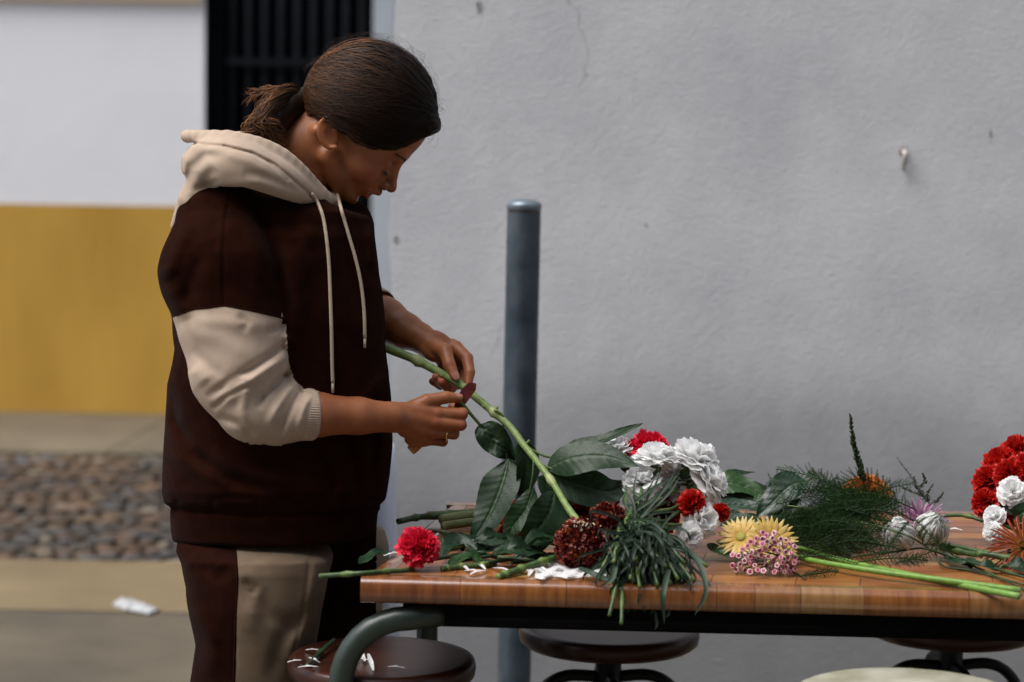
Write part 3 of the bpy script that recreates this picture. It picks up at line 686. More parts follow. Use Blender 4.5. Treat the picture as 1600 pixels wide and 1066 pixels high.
def near_hand(P):
    k=lambda v:v*S
    wr=F(614,652,-.108)
    d=rc(P,wr,F(640,660,-.092),22.5*S,19*S)
    d=smin(d,ell(P,F(652,660,-.088),(32*S,17*S,27*S)),k(8))
    K=FF([(684,646,-.085),(680,660,-.090),(675,674,-.086),(666,686,-.078)])
    B=FF([(628,640,-.10),(628,650,-.104),(630,660,-.102),(634,672,-.095)])
    for a,b_,r in zip(B,K,(10.5,11,10.5,10)): d=smin(d,rc(P,a,b_,12*S,r*S),k(5))
    d=smin(d,ell(P,F(652,686,-.075),(20*S,15*S,13*S)),k(8))
    fing=[([K[0],F(722,647,-.078),F(723,640,-.052),F(707,635,-.045)],(10.5,9.2,8.0,6.8)),
          ([K[1],F(720,664,-.080),F(716,657,-.050),F(698,652,-.044)],(11,9.2,8.2,7)),
          ([K[2],F(709,678,-.074),F(704,670,-.047),F(688,664,-.043)],(10.3,8.8,7.8,6.8)),
          ([K[3],F(692,690,-.064),F(690,681,-.043),F(676,674,-.04)],(9.5,7.8,7,6.2))]
    for pts,rs in fing:
        e=chain(P,pts,[r*S for r in rs],k(2)); d=smin(d,e,k(2.6))
    th=chain(P,FF([(638,642,-.088),(668,627,-.084),(697,621,-.078),(717,622,-.070)]),[14*S,11*S,9.2*S,7.2*S],k(3))
    d=smin(d,th,k(3.5))
    # knuckle wrinkles and tendon relief
    for q in K: d=smin(d,ell(P,q+SK([-1*S,-3*S,0]),(8*S,9*S,7*S)),k(4))
    return d
def far_hand(P):
    k=lambda v:v*S
    d=rc(P,F(655,528,.046),F(668,538,.036),23*S,20*S)
    a=R(28); Rm=SK([[math.cos(a),0,math.sin(a)],[0,1,0],[-math.sin(a),0,math.cos(a)]]).astype(f32)
    d=smin(d,ell(P,F(681,541,.030),(30*S,13*S,24*S),Rm),k(10))
    d=smin(d,ell(P,F(676,553,.018),(18*S,11*S,12*S),Rm),k(8))
    K=FF([(712,543,.026),(706,540,.042),(698,552,.048),(690,562,.045)])
    for q in K: d=smin(d,rc(P,F(668,538,.036),q,12*S,10.5*S),k(6))
    fing=[([K[0],F(730,560,.008),F(734,582,-.010),F(731,602,-.020)],(11,9.4,8.3,6.8)),
          ([K[1],F(727,572,.045),F(724,598,.018),F(700,606,-.018),F(690,597,-.030)],(10.5,9.2,8.4,7.8,6.6)),
          ([K[2],F(712,588,.048),F(706,606,.022),F(692,600,-.012),F(681,589,-.026)],(10,8.8,8,7.4,6.3)),
          ([K[3],F(696,592,.046),F(688,602,.028),F(676,596,.008)],(9,7.8,7.2,6.2))]
    for pts,rs in fing:
        e=chain(P,pts,[r*S for r in rs],k(2)); d=smin(d,e,k(2.2))
    th=chain(P,FF([(676,540,.022),(696,548,-.004),(702,569,-.022),(711,588,-.034)]),[14*S,10.8*S,9.4*S,7.4*S],k(3))
    d=smin(d,th,k(3.0))
    return d
def body_sdf(P):
    d=head_sdf(P)
    nk=chain(P,FF([(505,205,0),(478,232,0),(440,275,0),(420,340,0)]),[48*S,50*S,53*S,62*S],.01)
    nk=smin(nk,rc(P,HD(22,-28,0),F(470,270,0),30*S,40*S),.012)
    d=smin(d,nk,.012)
    for s in (1,-1): # neck muscle from behind the ear to the collar
        d=smin(d,rc(P,HD(-22,-6,50*s),F(492,288,-.022*s),9*S,8*S),.012)
    t=chain(P,FF([(425,380,0),(430,600,0),(430,770,0),(430,850,0)]),[92*S,100*S,98*S,70*S],.02)
    d=smin(d,t,.03); d=smin(d,rc(P,F(385,370,-.07),F(435,365,.08),50*S,50*S),.02)
    d=smin(d,arms_sdf(P),.012)
    d=smin(d,near_hand(P),.006); d=smin(d,far_hand(P),.006)
    return d
CO=np.array([0,0,0.])
foot=F(400,1560,0); 
person=root('person','woman in a brown and cream hooded tracksuit bending over the flower table, trimming a stem','person',(foot[0],Y0,0))
# materials
m=mat('skin',(.235,.073,.024),.5,(.33,.115,.041),26,.00025,420,sss=.22,spec=.45,thr=(.3,.7)); 
nt=m.node_tree; at=nt.nodes.new('ShaderNodeAttribute'); at.attribute_name='blush'; mxr=nt.nodes.new('ShaderNodeMixRGB'); mxr.inputs[2].default_value=(.32,.06,.04,1)
nt.links.new(at.outputs['Fac'],mxr.inputs[0]); nt.links.new(nt.nodes[m['ramp']].outputs[0],mxr.inputs[1]); nt.links.new(mxr.outputs[0],nt.nodes['Principled BSDF'].inputs['Base Color']); M['skin']=m
M['brown']=mat('dark_brown_fleece',(.0125,.0035,.002),.98,(.018,.0052,.0029),40,.0004,900,sheen=.02,spec=.0)
M['cream']=mat('cream_fleece',(.41,.31,.235),.92,(.47,.36,.275),30,.0004,900,sheen=.05,spec=.1)
M['stripe']=mat('shaded_cream_fleece_panel',(.145,.10,.066),.92,(.18,.128,.085),30,.0004,900,sheen=.04,spec=.1)  # cream fleece darkened in colour for the shade on the trouser panels
M['cord']=mat('cream_cord',(.42,.32,.23),.8,(.5,.39,.29),300,.0003,800)
def mk(fn,lo,hi,h): return mesh_sdf(fn,[min(a,b) for a,b in zip(lo,hi)],[max(a,b) for a,b in zip(lo,hi)],h)
V,Q=mk(body_sdf,(F(300,900,0)[0],Y0-.27,F(0,930,0)[2]),(F(745,0,0)[0],Y0+.30,F(0,40,0)[2]),.0020)
px,py=proj(V)
bl=np.zeros(len(V))
def dab(c,r,a):
    global bl; bl=np.maximum(bl,a*np.exp(-(np.linalg.norm(V-c,axis=1)/r)**2))
for c,r,a in [(HD(108,-12,0),7*S,.8),(HD(100,-18,12),6*S,.7),(HD(100,-18,-12),6*S,.7),(HD(98,-27,0),8*S,.8),(HD(94,-24,10),6*S,.7),
    (F(683,589,-.03),9*S,.6),(F(692,597,-.035),9*S,.6),(F(731,604,-.02),8*S,.4),(F(712,592,-.034),8*S,.25),(F(718,622,-.07),8*S,.4),(F(684,646,-.095),9*S,.35),(F(680,661,-.1),9*S,.35),(F(675,675,-.095),8*S,.3),(F(724,647,-.085),8*S,.3),(F(720,664,-.088),8*S,.3),(F(731,562,.0),9*S,.3),(F(702,569,-.03),8*S,.25),(HD(118,8,0),9*S,.25),(HD(74,4,44),22*S,.25),(HD(-8,8,74),18*S,.15)]: dab(c,r,a)
body=obj('body',V,Q,M['skin'],person,attr={'blush':bl})
# nails
M['nail']=mat('nail',(.38,.17,.11),.25,spec=.6)
def nail(c,n,t,w,l):
    n=SK(n,dtype=float); n/=np.linalg.norm(n); t=SK(t,dtype=float); t-=n*np.dot(t,n); t/=np.linalg.norm(t); s=np.cross(n,t); Vn=[];Fn=[]
    for i in range(7):
        for j in range(6):
            u=i/6*2-1; v=j/5*2-1; hw=w*(1 if v<.4 else 1-.5*(v-.4)**2); Vn.append(c+t*l*v+s*hw*u+n*(S*.9-.0022*u*u*.9-.0006*v*v))
    for i in range(6):
        for j in range(5): a=i*6+j; Fn.append((a,a+6,a+7,a+1))
    return obj('nail',Vn,Fn,M['nail'],body)
def hit(fn,px_,py_,y0=3.4,y1=4.3,off=0.0):
    """first point of a modelled surface along a sight line"""
    ys=np.arange(y0,y1,.002); d0=ray(px_,py_); P=(SK([0,0,CH])+d0*(ys/d0[1])[:,None]).astype(f32); v=fn(P)-off
    i=np.argmax(v<0)
    if v[i]>=0: return None
    t=v[i-1]/(v[i-1]-v[i]) if i else 0; return SK([0,0,CH])+d0*((ys[i-1]+t*.002)/d0[1])
def grad(fn,p):
    e=.001; q=np.array([p+SK(v)*e for v in ((1,0,0),(-1,0,0),(0,1,0),(0,-1,0),(0,0,1),(0,0,-1))],f32); v=fn(q); g=SK([v[0]-v[1],v[2]-v[3],v[4]-v[5]],dtype=float); return g/np.linalg.norm(g)
for (x,y),t,w,l in [((712,587),(.45,0,-.9),5.2,6.2),((717,619),(1,0,-.05),4.5,5.6),((730,606),(-.1,0,-1),4,4)]:
    p=hit(body_sdf,x,y)
    if p is not None: nail(p,grad(body_sdf,p)*.6+SK([0,-.4,.12]),t,w*S,l*S)
# hoodie
V,Q=mk(hoodie_sdf,(F(235,0,0)[0],Y0-.30,F(0,870,-.1)[2]),(F(640,0,0)[0],Y0+.30,F(0,262,0)[2]),.0026)
px,py=proj(V); fy=V[:,1]
cf=V[Q].mean(1); cx,cy=proj(cf)
sl=np.minimum(chain(cf.astype(f32),near_sleeve,ns_r),chain(cf.astype(f32),near_fore,nf_r)); tz=loft(cf.astype(f32),torso_rows)
seam=np.interp(cx,[270,300,350,400,445],[497,484,478,487,498])
up_=np.where(cx<446,seam,np.interp(cx,[446,449,453,460,478,499],[497,545,566,585,600,612])); lo_=np.interp(cx,[277,300,325,345,365,400,432,490],[520,590,628,645,672,690,694,686])
is_sl=((cf[:,1]<Y0-.09)&(cx<500)&(cx>279)&((cy>up_+np.where(cx>440,9,0))|((cx>440)&(cy>up_-9)&(sl<tz)))&((cy<lo_-10)|((cy<lo_+16)&(sl<tz))))|((sl<tz+.004)&(sl<.014)&(cy>seam)&(cy<700)&(cf[:,1]<Y0-.035)&(cx<440))
is_far=(chain(cf.astype(f32),far_sleeve[1:],fs_r[1:])<.012)&(cf[:,1]>Y0+.12)
hoodie=obj('hoodie',*submesh(V,Q,~(is_sl)),M['brown'],person)
o=obj('sleeve',*submesh(V,Q,is_sl),M['cream'],hoodie); o['label']='cream lower sleeve pushed up to the elbow'
V,Q=mk(hood_sdf,(F(255,0,0)[0],Y0-.22,F(0,385,0)[2]),(F(550,0,0)[0],Y0+.22,F(0,190,0)[2]),.0020)
o=obj('hood',V,Q,M['cream'],hoodie); o['label']='cream hood lying folded on her shoulders'
def seam_line(pts,name,mt,par,fn,r=.0014,n=40,dxy=(0,0)):
    C=spline([(a,b,0) for a,b in pts],n); H=[hit(fn,a,b) for a,b,_ in C]; H=[h for h in H if h is not None]
    if len(H)>3:
        Vt,Ft=tube(SK(H),r,6); return obj(name,Vt,Ft,mt,par)
seam_line([(276,493),(300,484),(325,481),(350,478),(375,482),(400,487),(445,498)],'sleeve_seam',M['brown'],hoodie,hoodie_sdf,.0016)
# ribbed cuff
def ribbed(c0,c1,r0,r1,n,name,mt,par):
    c0=SK(c0);c1=SK(c1);t=(c1-c0)/np.linalg.norm(c1-c0); a=np.cross(t,[0,1,0]); a/=np.linalg.norm(a); b=np.cross(t,a); Vn=[];Fn=[]; m_=n*4; rows=8
    for j in range(rows):
        u=j/(rows-1); rr=r0+(r1-r0)*u-(.003*(1-math.sin(min(u,1-u)*math.pi*2.2)) if min(u,1-u)<.22 else 0)
        for i in range(m_):
            q=2*math.pi*i/m_; r_=rr+.0007*math.cos(i*math.pi/2); Vn.append(c0+(c1-c0)*u+a*r_*math.cos(q)+b*r_*math.sin(q))
    for j in range(rows-1):
        for i in range(m_): k=(i+1)%m_; Fn.append((j*m_+i,j*m_+k,(j+1)*m_+k,(j+1)*m_+i))
    # inner turn
    base=len(Vn)
    for i in range(m_): q=2*math.pi*i/m_; Vn.append(c1-t*.012+a*(r1-.004)*math.cos(q)+b*(r1-.004)*math.sin(q))
    for i in range(m_): k=(i+1)%m_; Fn.append(((rows-1)*m_+i,(rows-1)*m_+k,base+k,base+i))
    return obj(name,Vn,Fn,mt,par)
ribbed(F(470,648,-.160),F(494,649,-.152),38.5*S,37.5*S,64,'cuff',M['cream'],hoodie)
ribbed(F(560,476,.135),F(590,492,.10),42*S,42*S,64,'cuff',M['cream'],hoodie)
# drawstrings
allcl=lambda P: np.minimum(hoodie_sdf(P),hood_sdf(P))
for pts in ([(487,303),(497,318),(506,345),(513,400),(516,460),(518,520),(519,570),(520,598)],[(527,303),(534,330),(545,368),(557,410),(565,450),(569,490),(570,528)]):
    C=spline([(a,b,0) for a,b in pts],40); P3=[]
    for a,b,_ in C:
        h_=hit(allcl,a,b,off=.0022); 
        if h_ is None: h_=F(a,b,-.05)
        P3.append(h_)
    P3=SK(P3); ysm=P3[:,1].copy()
    for _ in range(6): ysm[1:-1]=(ysm[:-2]+ysm[1:-1]*1+ysm[2:])/3
    P3=np.array([W(a,b,y) for (a,b,_),y in zip(C,np.minimum(ysm,P3[:,1]+.0))])
    Vt,Ft=tube(P3,.0028,8); o=obj('drawstring',Vt,Ft,M['cord'],hoodie)
    e=P3[-1]; Vt,Ft=tube([e,e+SK([0,-.001,-.016])],.0022,8); obj('cord_tip',Vt,Ft,M['cord'],o)
# trousers
V,Q=mk(trousers_sdf,(F(250,0,0)[0],Y0-.24,F(0,1540,0)[2]),(F(630,0,0)[0],Y0+.22,F(0,810,0)[2]),.0036)
cf=V[Q].mean(1); cx,cy=proj(cf); dn=loft(cf.astype(f32),nleg,-.065); df=loft(cf.astype(f32),fleg,.075)
xl=np.interp(cy,[850,900,960,1066,1500],[367,371,369,366,366]); xr=np.interp(cy,[850,930,1010,1066,1500],[486,478,462,455,430]); xr2=np.interp(cy,[850,930,1010,1066,1500],[526,508,494,486,440])
near=(cf[:,1]<Y0-.065)
pan=near&(cx>xl)&(cx<xr); pan2=near&(cx>=xr)&(cx<xr2)
farp=(~near)&(cf[:,1]>Y0-.02)&(cx>588)&(cy<960)
tr=obj('trousers',*submesh(V,Q,~(pan|pan2|farp)),M['brown'],person)
obj('side_panel',*submesh(V,Q,pan),M['stripe'],tr)
obj('side_panel',*submesh(V,Q,pan2),M['stripe'],tr)
if farp.any(): obj('side_panel',*submesh(V,Q,farp),M['cream'],tr)
for pts in ([(367,856),(371,900),(369,960),(366,1066),(366,1200)],[(526,850),(508,930),(494,1010),(486,1066)]) :
    seam_line(pts,'seam',M['brown'],tr,trousers_sdf,.0012 if pts[0][0]==487 else .0022)
# shoes
M['shoe']=mat('white_shoe_leather',(.6,.6,.58),.5); M['sole']=mat('rubber_sole',(.3,.28,.25),.7)
for (cx_,cy_) in ((F(378,1500,-.065)[0],Y0-.065),(F(488,1500,.075)[0],Y0+.075)):
    fnS=lambda P:smin(smin(ell(P,(cx_+.0,cy_,.06),(.055,.042,.06)),ell(P,(cx_+.09,cy_,.035),(.11,.043,.045)),.03),ell(P,(cx_-.01,cy_,.1),(.045,.04,.05)),.02)
    fn2=lambda P:smax(fnS(P),(.02-P[:,2]).astype(f32),.004)
    V,Q=mesh_sdf(fn2,(cx_-.09,cy_-.07,.0),(cx_+.23,cy_+.07,.18),.006); sh=obj('shoe',V,Q,M['shoe'],person)
    V,Q=mesh_sdf(lambda P:smax(smax(fnS(P)-.006,P[:,2]-.028,.003),.0035-P[:,2],.003),(cx_-.09,cy_-.07,-.006),(cx_+.24,cy_+.07,.06),.006); obj('sole',V,Q,M['sole'],sh)
# ---- hair
fu_f=[-130,-100,-70,-55,-47,-38,-24,-8,11,30,44,68,84,93,98,104,112]; fu_u=[-30,-30,-26,-18,-6,14,27,26,22,24,31,43,57,76,92,106,122]
HC=(8,76); HR=(104,101,82)
def hair_shell(P): 
    d=hell(P,HC[0],HC[1],0,*[HR[0],HR[1],HR[2]])
    d=smin(d,hell(P,94,112,0,16,24,40),16*S)
    return d
def azim(dirs): 
    return np.arctan2(dirs@AZ1,dirs@AZ2)
def clump(az):
    Z=np.zeros_like(az); return (.6*vnoise(np.stack([az*9,Z,Z],1).astype(f32),1,3)+.5*vnoise(np.stack([az*23,Z,Z],1).astype(f32),1,5)).astype(f32)
tie=F(476,146,0.0)
def sph(p): q=((p-HD(HC[0],HC[1],0))@np.stack([aF,aL,aU],1)/S)/SK([HR[0],HR[2],HR[1]]); return q/np.linalg.norm(q)
tdir=sph(tie); AZ1=np.cross(tdir,[0,1,0]); AZ1/=np.linalg.norm(AZ1); AZ2=np.cross(tdir,AZ1)
def hair_sdf(P):
    q=(P-E0.astype(f32))@R3/S; f=q[:,0]; u=q[:,2]
    d=hair_shell(P)
    lim=np.interp(f,fu_f,fu_u); edge=((lim-u)*S).astype(f32)
    cc_=HD(HC[0],HC[1],0).astype(f32); dd=((P-cc_)@R3); dd=dd/(np.linalg.norm(dd,axis=1)[:,None]+1e-6); az=azim(np.stack([dd[:,0],dd[:,1],dd[:,2]],1))
    d=d-clump(az)*f32(.0022)
    g=np.sin(u*.42+f*.05+4*vnoise(P,30,4))*.0007+vnoise(P*SK([1,1,1],dtype=f32),22,7)*.0022
    d=smax(d-g.astype(f32),edge,7*S)
    inner=hell(P,6,78,0,92,86,70); d=smax(d,-inner,.002)
    return d
m=bpy.data.materials.new('brown_hair'); m.use_nodes=True; nt=m.node_tree; b=nt.nodes['Principled BSDF']; b.inputs['Roughness'].default_value=.5; b.inputs['Specular IOR Level'].default_value=.13
at=nt.nodes.new('ShaderNodeAttribute'); at.attribute_name='tint'; rp=nt.nodes.new('ShaderNodeValToRGB'); nt.links.new(at.outputs['Fac'],rp.inputs[0]); nt.links.new(rp.outputs[0],b.inputs['Base Color'])
e=rp.color_ramp.elements; e[0].position=0; e[0].color=(.006,.0035,.0026,1); e[1].position=1; e[1].color=(.30,.11,.03,1)
for p_,c_ in ((.35,(.017,.0085,.005,1)),(.65,(.07,.03,.012,1))): q_=e.new(p_); q_.color=c_
M['hair']=m
V,Q=mesh_sdf(hair_sdf,E0+SK([-.13,-.10,-.06]),E0+SK([.20,.10,.20]),.0024)
hair=obj('hair',V,Q,M['hair'],person,attr={'tint':np.full(len(V),.10)})
hr=np.random.RandomState(5)
tie=F(476,146,0.0)
def sph(p): q=((p-HD(HC[0],HC[1],0))@np.stack([aF,aL,aU],1)/S)/SK([HR[0],HR[2],HR[1]]); return q/np.linalg.norm(q)
tdir=sph(tie)
SM=MB()
def ribbon(mb,P,w,nrm,tint):
    P=np.asarray(P); n=len(P); t=np.gradient(P,axis=0); t/=np.linalg.norm(t,axis=1)[:,None]+1e-12; s=np.cross(t,nrm); s/=np.linalg.norm(s,axis=1)[:,None]+1e-12
    ww=w*np.clip(np.minimum(np.linspace(.4,6,n),np.linspace(6,.3,n)),0,1)[:,None]
    Vr=np.vstack([P-s*ww,P+nrm*(ww*.55),P+s*ww]); Fr=[]
    for i in range(n-1): Fr+= [(i,i+1,n+i+1,n+i),(n+i,n+i+1,2*n+i+1,2*n+i)]
    mb.add(Vr,Fr,A=tint)
def on_scalp(dirs,off):
    c=HD(HC[0],HC[1],0); k=dirs*SK([HR[0],HR[2],HR[1]])
    P=c+(aF[None]*k[:,:1]+aL[None]*k[:,1:2]+aU[None]*k[:,2:3])*S
    nr=dirs/SK([HR[0],HR[2],HR[1]]); nr=aF[None]*nr[:,:1]+aL[None]*nr[:,1:2]+aU[None]*nr[:,2:3]; nr/=np.linalg.norm(nr,axis=1)[:,None]
    # front tuft
    v=hair_shell(P.astype(f32)); P=P-nr*np.minimum(v,0.02)[:,None]
    return P+nr*off[:,None],nr
for k in range(4600):
    for _ in range(20):
        f=hr.uniform(-60,108); side=1 if hr.rand()<.8 else -1
        lim=np.interp(f,fu_f,fu_u); u=lim+abs(hr.normal(0,1))*55 if hr.rand()<.72 else lim+hr.uniform(1,5)
        x=(f-HC[0])/HR[0]; z=(u-HC[1])/HR[1]
        if x*x+z*z<.995: break
    else: continue
    y=side*math.sqrt(max(0,1-x*x-z*z)); s0=SK([x,y,z]); s0/=np.linalg.norm(s0)
    td=tdir+hr.normal(0,.05,3); td/=np.linalg.norm(td); n=14; om=math.acos(np.clip(s0@td,-1,1)); T_=np.linspace(0,1,n)[:,None]
    if om<.15: continue
    ds=(np.sin((1-T_)*om)*s0+np.sin(T_*om)*td)/math.sin(om)
    sag=hr.normal(0,.07); per=np.cross(s0,td); per/=np.linalg.norm(per); 
    ph=hr.uniform(0,6.3); fr=hr.uniform(1,3); ds=ds+per*(sag*np.sin(T_*math.pi)+.012*np.sin(T_*fr*6.3+ph)); ds/=np.linalg.norm(ds,axis=1)[:,None]
    q=ds; ff=HC[0]+HR[0]*q[:,0]; uu=HC[1]+HR[1]*q[:,2]; bad=uu<np.interp(ff,fu_f,fu_u)-3
    if bad[2:].sum()>2: continue
    off=hr.uniform(.0002,.0022)+.0006*np.sin(T_[:,0]*9+ph)
    P,nr=on_scalp(ds,off)
    back=np.clip((60-ff)/160,0,1)
    cl_=float(clump(np.array([azim(s0)]))[0])
    P=P+nr*(cl_*.0022+.0006)
    tint=np.clip((hr.beta(2,4.5)+.28*cl_)*(.10+1.3*back)+.0+.28*back,0,1)
    ribbon(SM,P,hr.uniform(.0004,.0009),nr,np.tile(tint,3))
for k in range(900):       # loose, slightly wavy upper layer
    f=hr.uniform(-70,95); u=np.interp(f,fu_f,fu_u)+hr.uniform(8,120); x=(f-HC[0])/HR[0]; z=(u-HC[1])/HR[1]
    if x*x+z*z>.98: continue
    s0=SK([x,math.sqrt(1-x*x-z*z),z]); td=tdir+hr.normal(0,.16,3); td/=np.linalg.norm(td); om=math.acos(np.clip(s0@td,-1,1)); n=16; tmax=hr.uniform(.35,.95); T_=np.linspace(0,tmax,n)[:,None]
    if om<.25: continue
    ds=(np.sin((1-T_)*om)*s0+np.sin(T_*om)*td)/math.sin(om); per=np.cross(s0,td); per/=np.linalg.norm(per); ph=hr.uniform(0,6.3)
    ds=ds+per*(hr.normal(0,.14)*np.sin(T_*math.pi)+.022*np.sin(T_*hr.uniform(6,16)+ph)); ds/=np.linalg.norm(ds,axis=1)[:,None]
    ff=HC[0]+HR[0]*ds[:,0]; uu=HC[1]+HR[1]*ds[:,2]
    if (uu<np.interp(ff,fu_f,fu_u)+1).any(): continue
    P,nr=on_scalp(ds,.0022+.0028*np.abs(np.sin(T_[:,0]*5+ph))); back=np.clip((70-ff)/150,0,1)
    ribbon(SM,P,hr.uniform(.00025,.0006),nr,np.tile(np.clip(hr.uniform(.1,.3)+.5*back*hr.uniform(.3,1.1),0,1),3))
# flyaways over the crown and brow
for k in range(300):
    a=hr.uniform(-.4,3.3) ; l=hr.normal(0,.35); base=SK([math.cos(a),0,math.sin(a)])+SK([0,l,0]); base/=np.linalg.norm(base)
    n=9; T_=np.linspace(0,1,n)[:,None]; td=tdir; t=np.cross(np.cross(base,td),base); t/=np.linalg.norm(t)+1e-9
    t=t+hr.normal(0,.35,3); ds=base+T_*t*hr.uniform(.12,.4); ds/=np.linalg.norm(ds,axis=1)[:,None]
    f0=HC[0]+HR[0]*base[0]; u0=HC[1]+HR[1]*base[2]
    if u0<np.interp(f0,fu_f,fu_u)+6: continue
    lift=hr.uniform(.002,.016); P,nr=on_scalp(ds,(np.sin(T_[:,0]*2.6)*lift)); ribbon(SM,P,.00022,nr,hr.uniform(.2,.6))
# ponytail
PB=F(474,150,0); 
core=FF([(478,150,0),(452,166,-.02),(427,186,-.045),(410,204,-.06)])
V,Q=mesh_sdf(lambda P:chain(P,core,[13*S,21*S,24*S,15*S],.01)-vnoise(P,55,2)*f32(.004),F(370,250,-.06),F(500,110,.06)+SK([0,.06,0]),.003) if False else mesh_sdf(lambda P:chain(P,core,[13*S,21*S,24*S,15*S],.01)-vnoise(P,55,2)*f32(.004),(F(365,0,0)[0],Y0-.11,F(0,255,0)[2]),(F(500,0,0)[0],Y0+.06,F(0,110,0)[2]),.003)
pony=obj('ponytail_core',V,Q,M['hair'],hair,attr={'tint':np.full(len(V),.3)})
for k in range(2600):
    a=hr.uniform(0,2*math.pi); rr=math.sqrt(hr.rand())
    def o(r): return SK([0,math.cos(a)*r*S*rr,math.sin(a)*r*S*rr])
    top=math.sin(a)*rr
    if top>.55 and hr.rand()<.5: pts=[PB+o(8),F(450,147,0)+o(12),F(425,148+hr.uniform(-4,6),0)+o(10),F(403,152+hr.uniform(-6,8),0)+o(8),F(hr.uniform(380,408),hr.uniform(138,170),0)+o(5)]
    else:
        ex_=hr.uniform(380,436); ey=hr.uniform(205,238)
        pts=[PB+o(9),F(455,155,-.02)+o(24),F(430,174,-.045)+o(33),F(410+hr.uniform(-10,8),196,-.065)+o(30),F(ex_,ey-8,-.075)+o(20),F(ex_+hr.uniform(-2,16),ey+hr.uniform(-8,6),-.075)+o(8)]
    P=spline(pts,16); n=len(P); P=P[:hr.randint(9,17)]; n=len(P); wv=hr.uniform(.0008,.005); ph=hr.uniform(0,6); T_=np.linspace(0,1,n); P=P+np.stack([wv*np.sin(T_*11+ph),wv*np.cos(T_*9+ph),wv*np.sin(T_*8+ph*2)],1)*T_[:,None]
    nr=np.tile(SK([0,-.9,.3])/.95,(n,1)) if hr.rand()<.7 else np.tile(SK([0,-.3,.9])/.95,(n,1))
    ribbon(SM,P,hr.uniform(.0004,.0009),nr,np.tile(np.clip(.20+.46*T_*hr.uniform(.5,1.2)+hr.normal(0,.12)+.25*max(0,top),0,1),3))
# baby hairs at nape and a loose lock by the ear
for k in range(0):
    s=F(hr.uniform(470,500),hr.uniform(165,192),-.055+hr.uniform(-.01,.02)); P=spline([s,s+SK([-.006,-.002,-.001]),s+SK([hr.uniform(-.010,-.002),-.003,hr.uniform(-.009,0)])],7); ribbon(SM,P,.0002,np.tile(SK([0,-1.,0]),(7,1)),hr.uniform(.1,.5))
for k in range(40):
    j=hr.normal(0,1.6,2); pts=[F(538+j[0],196+j[1],-.082),F(548+j[0],212+j[1],-.083),F(562+j[0],224+j[1],-.079),F(580+j[1],231+j[0],-.072),F(590+j[0]*2,233+j[1],-.066)]; ribbon(SM,spline(pts,10),.0004,np.tile(SK([0,-1.,0]),(10,1)),hr.uniform(.1,.65))
for k in range(110):      # hair swept over the top of the ear
    j=hr.normal(0,3.2,2); P=spline([F(566+j[0],213+j[1]*.8,-.078),F(543+j[0]*.6,199+j[1],-.0835),F(520,189+j[1]*1.3,-.0855),F(506+j[0]*2,181+j[1]*1.5,-.0815)],12)[:hr.randint(7,13)]; ribbon(SM,P,hr.uniform(.0003,.0007),np.tile(SK([0,-1.,.1]),(len(P),1)),np.clip(hr.uniform(.08,.5),0,1))
for k in range(60):       # short hairs softening the hairline
    f=hr.uniform(30,104); u=np.interp(f,fu_f,fu_u); x=(f-HC[0])/HR[0]; z=(u-HC[1])/HR[1]
    if x*x+z*z>.97: continue
    c_=HD(f,u,HR[2]*math.sqrt(1-x*x-z*z)-4); e_=c_-aU*hr.uniform(.003,.009)-aF*hr.uniform(.002,.012)-SK([0,.001,0]); ribbon(SM,spline([c_+aU*.006,c_,e_],6),.0002,np.tile(aL,(6,1)),.1)
st=SM.build('hair_strands',M['hair'],hair); st['kind']='stuff'
V,Fc=tube([PB+SK([0,.012*math.cos(q)*1.0,.012*math.sin(q)]) for q in np.linspace(0,2*math.pi,24)],.003,8,cap=False); obj('hair_tie',V,Fc,mat('hair_tie',(.02,.015,.02),.7),hair)
# brow, lashes
LB=MB()
for s in (1,-1):
    for k in range(130):
        t=hr.rand(); f=100-12*t*t+hr.normal(0,.5); u=50+5*math.sin(t*2.6)+hr.normal(0,1.4)*(1-.5*t); l=(8+36*t)
        p=HD(f+2,u,l*s); d_=(aL*s*.8+aU*(.5-t*.6))*.006
        g=hit  # placed on the brow by stepping along the forward axis
        q=np.array([p+aF*S*(6-x) for x in np.arange(0,40,.5)],f32); v=head_sdf(q); i=int(np.argmax(v<0)); p=q[i].astype(float)
        ribbon(LB,np.array([p,p+d_*.5+aF*.0006,p+d_]),.0004,np.tile(aF,(3,1)),hr.uniform(0,.15))
    for k in range(46):
        t=k/45; p=HD(96.5-5*t*t,22.3,(19+23*t)*s); ribbon(LB,np.array([p,p+aF*.003-aU*.002,p+aF*.006-aU*.0045+aL*s*.002*t]),.00035,np.tile(aU,(3,1)),.0)
LB.build('brows_and_lashes',M['hair'],hair)
# finger ring
V,Fc=tube([F(698,681,-.08)+SK([.0025*math.sin(q)*.3,.0095*math.cos(q),.0095*math.sin(q)]) for q in np.linspace(0,2*math.pi,28)],.0011,8,cap=False)
o=obj('finger_ring',V,Fc,mat('gold',(.75,.5,.2),.25,metal=1.0),None); tag(o,'thin gold ring on a finger of the near hand','ring')
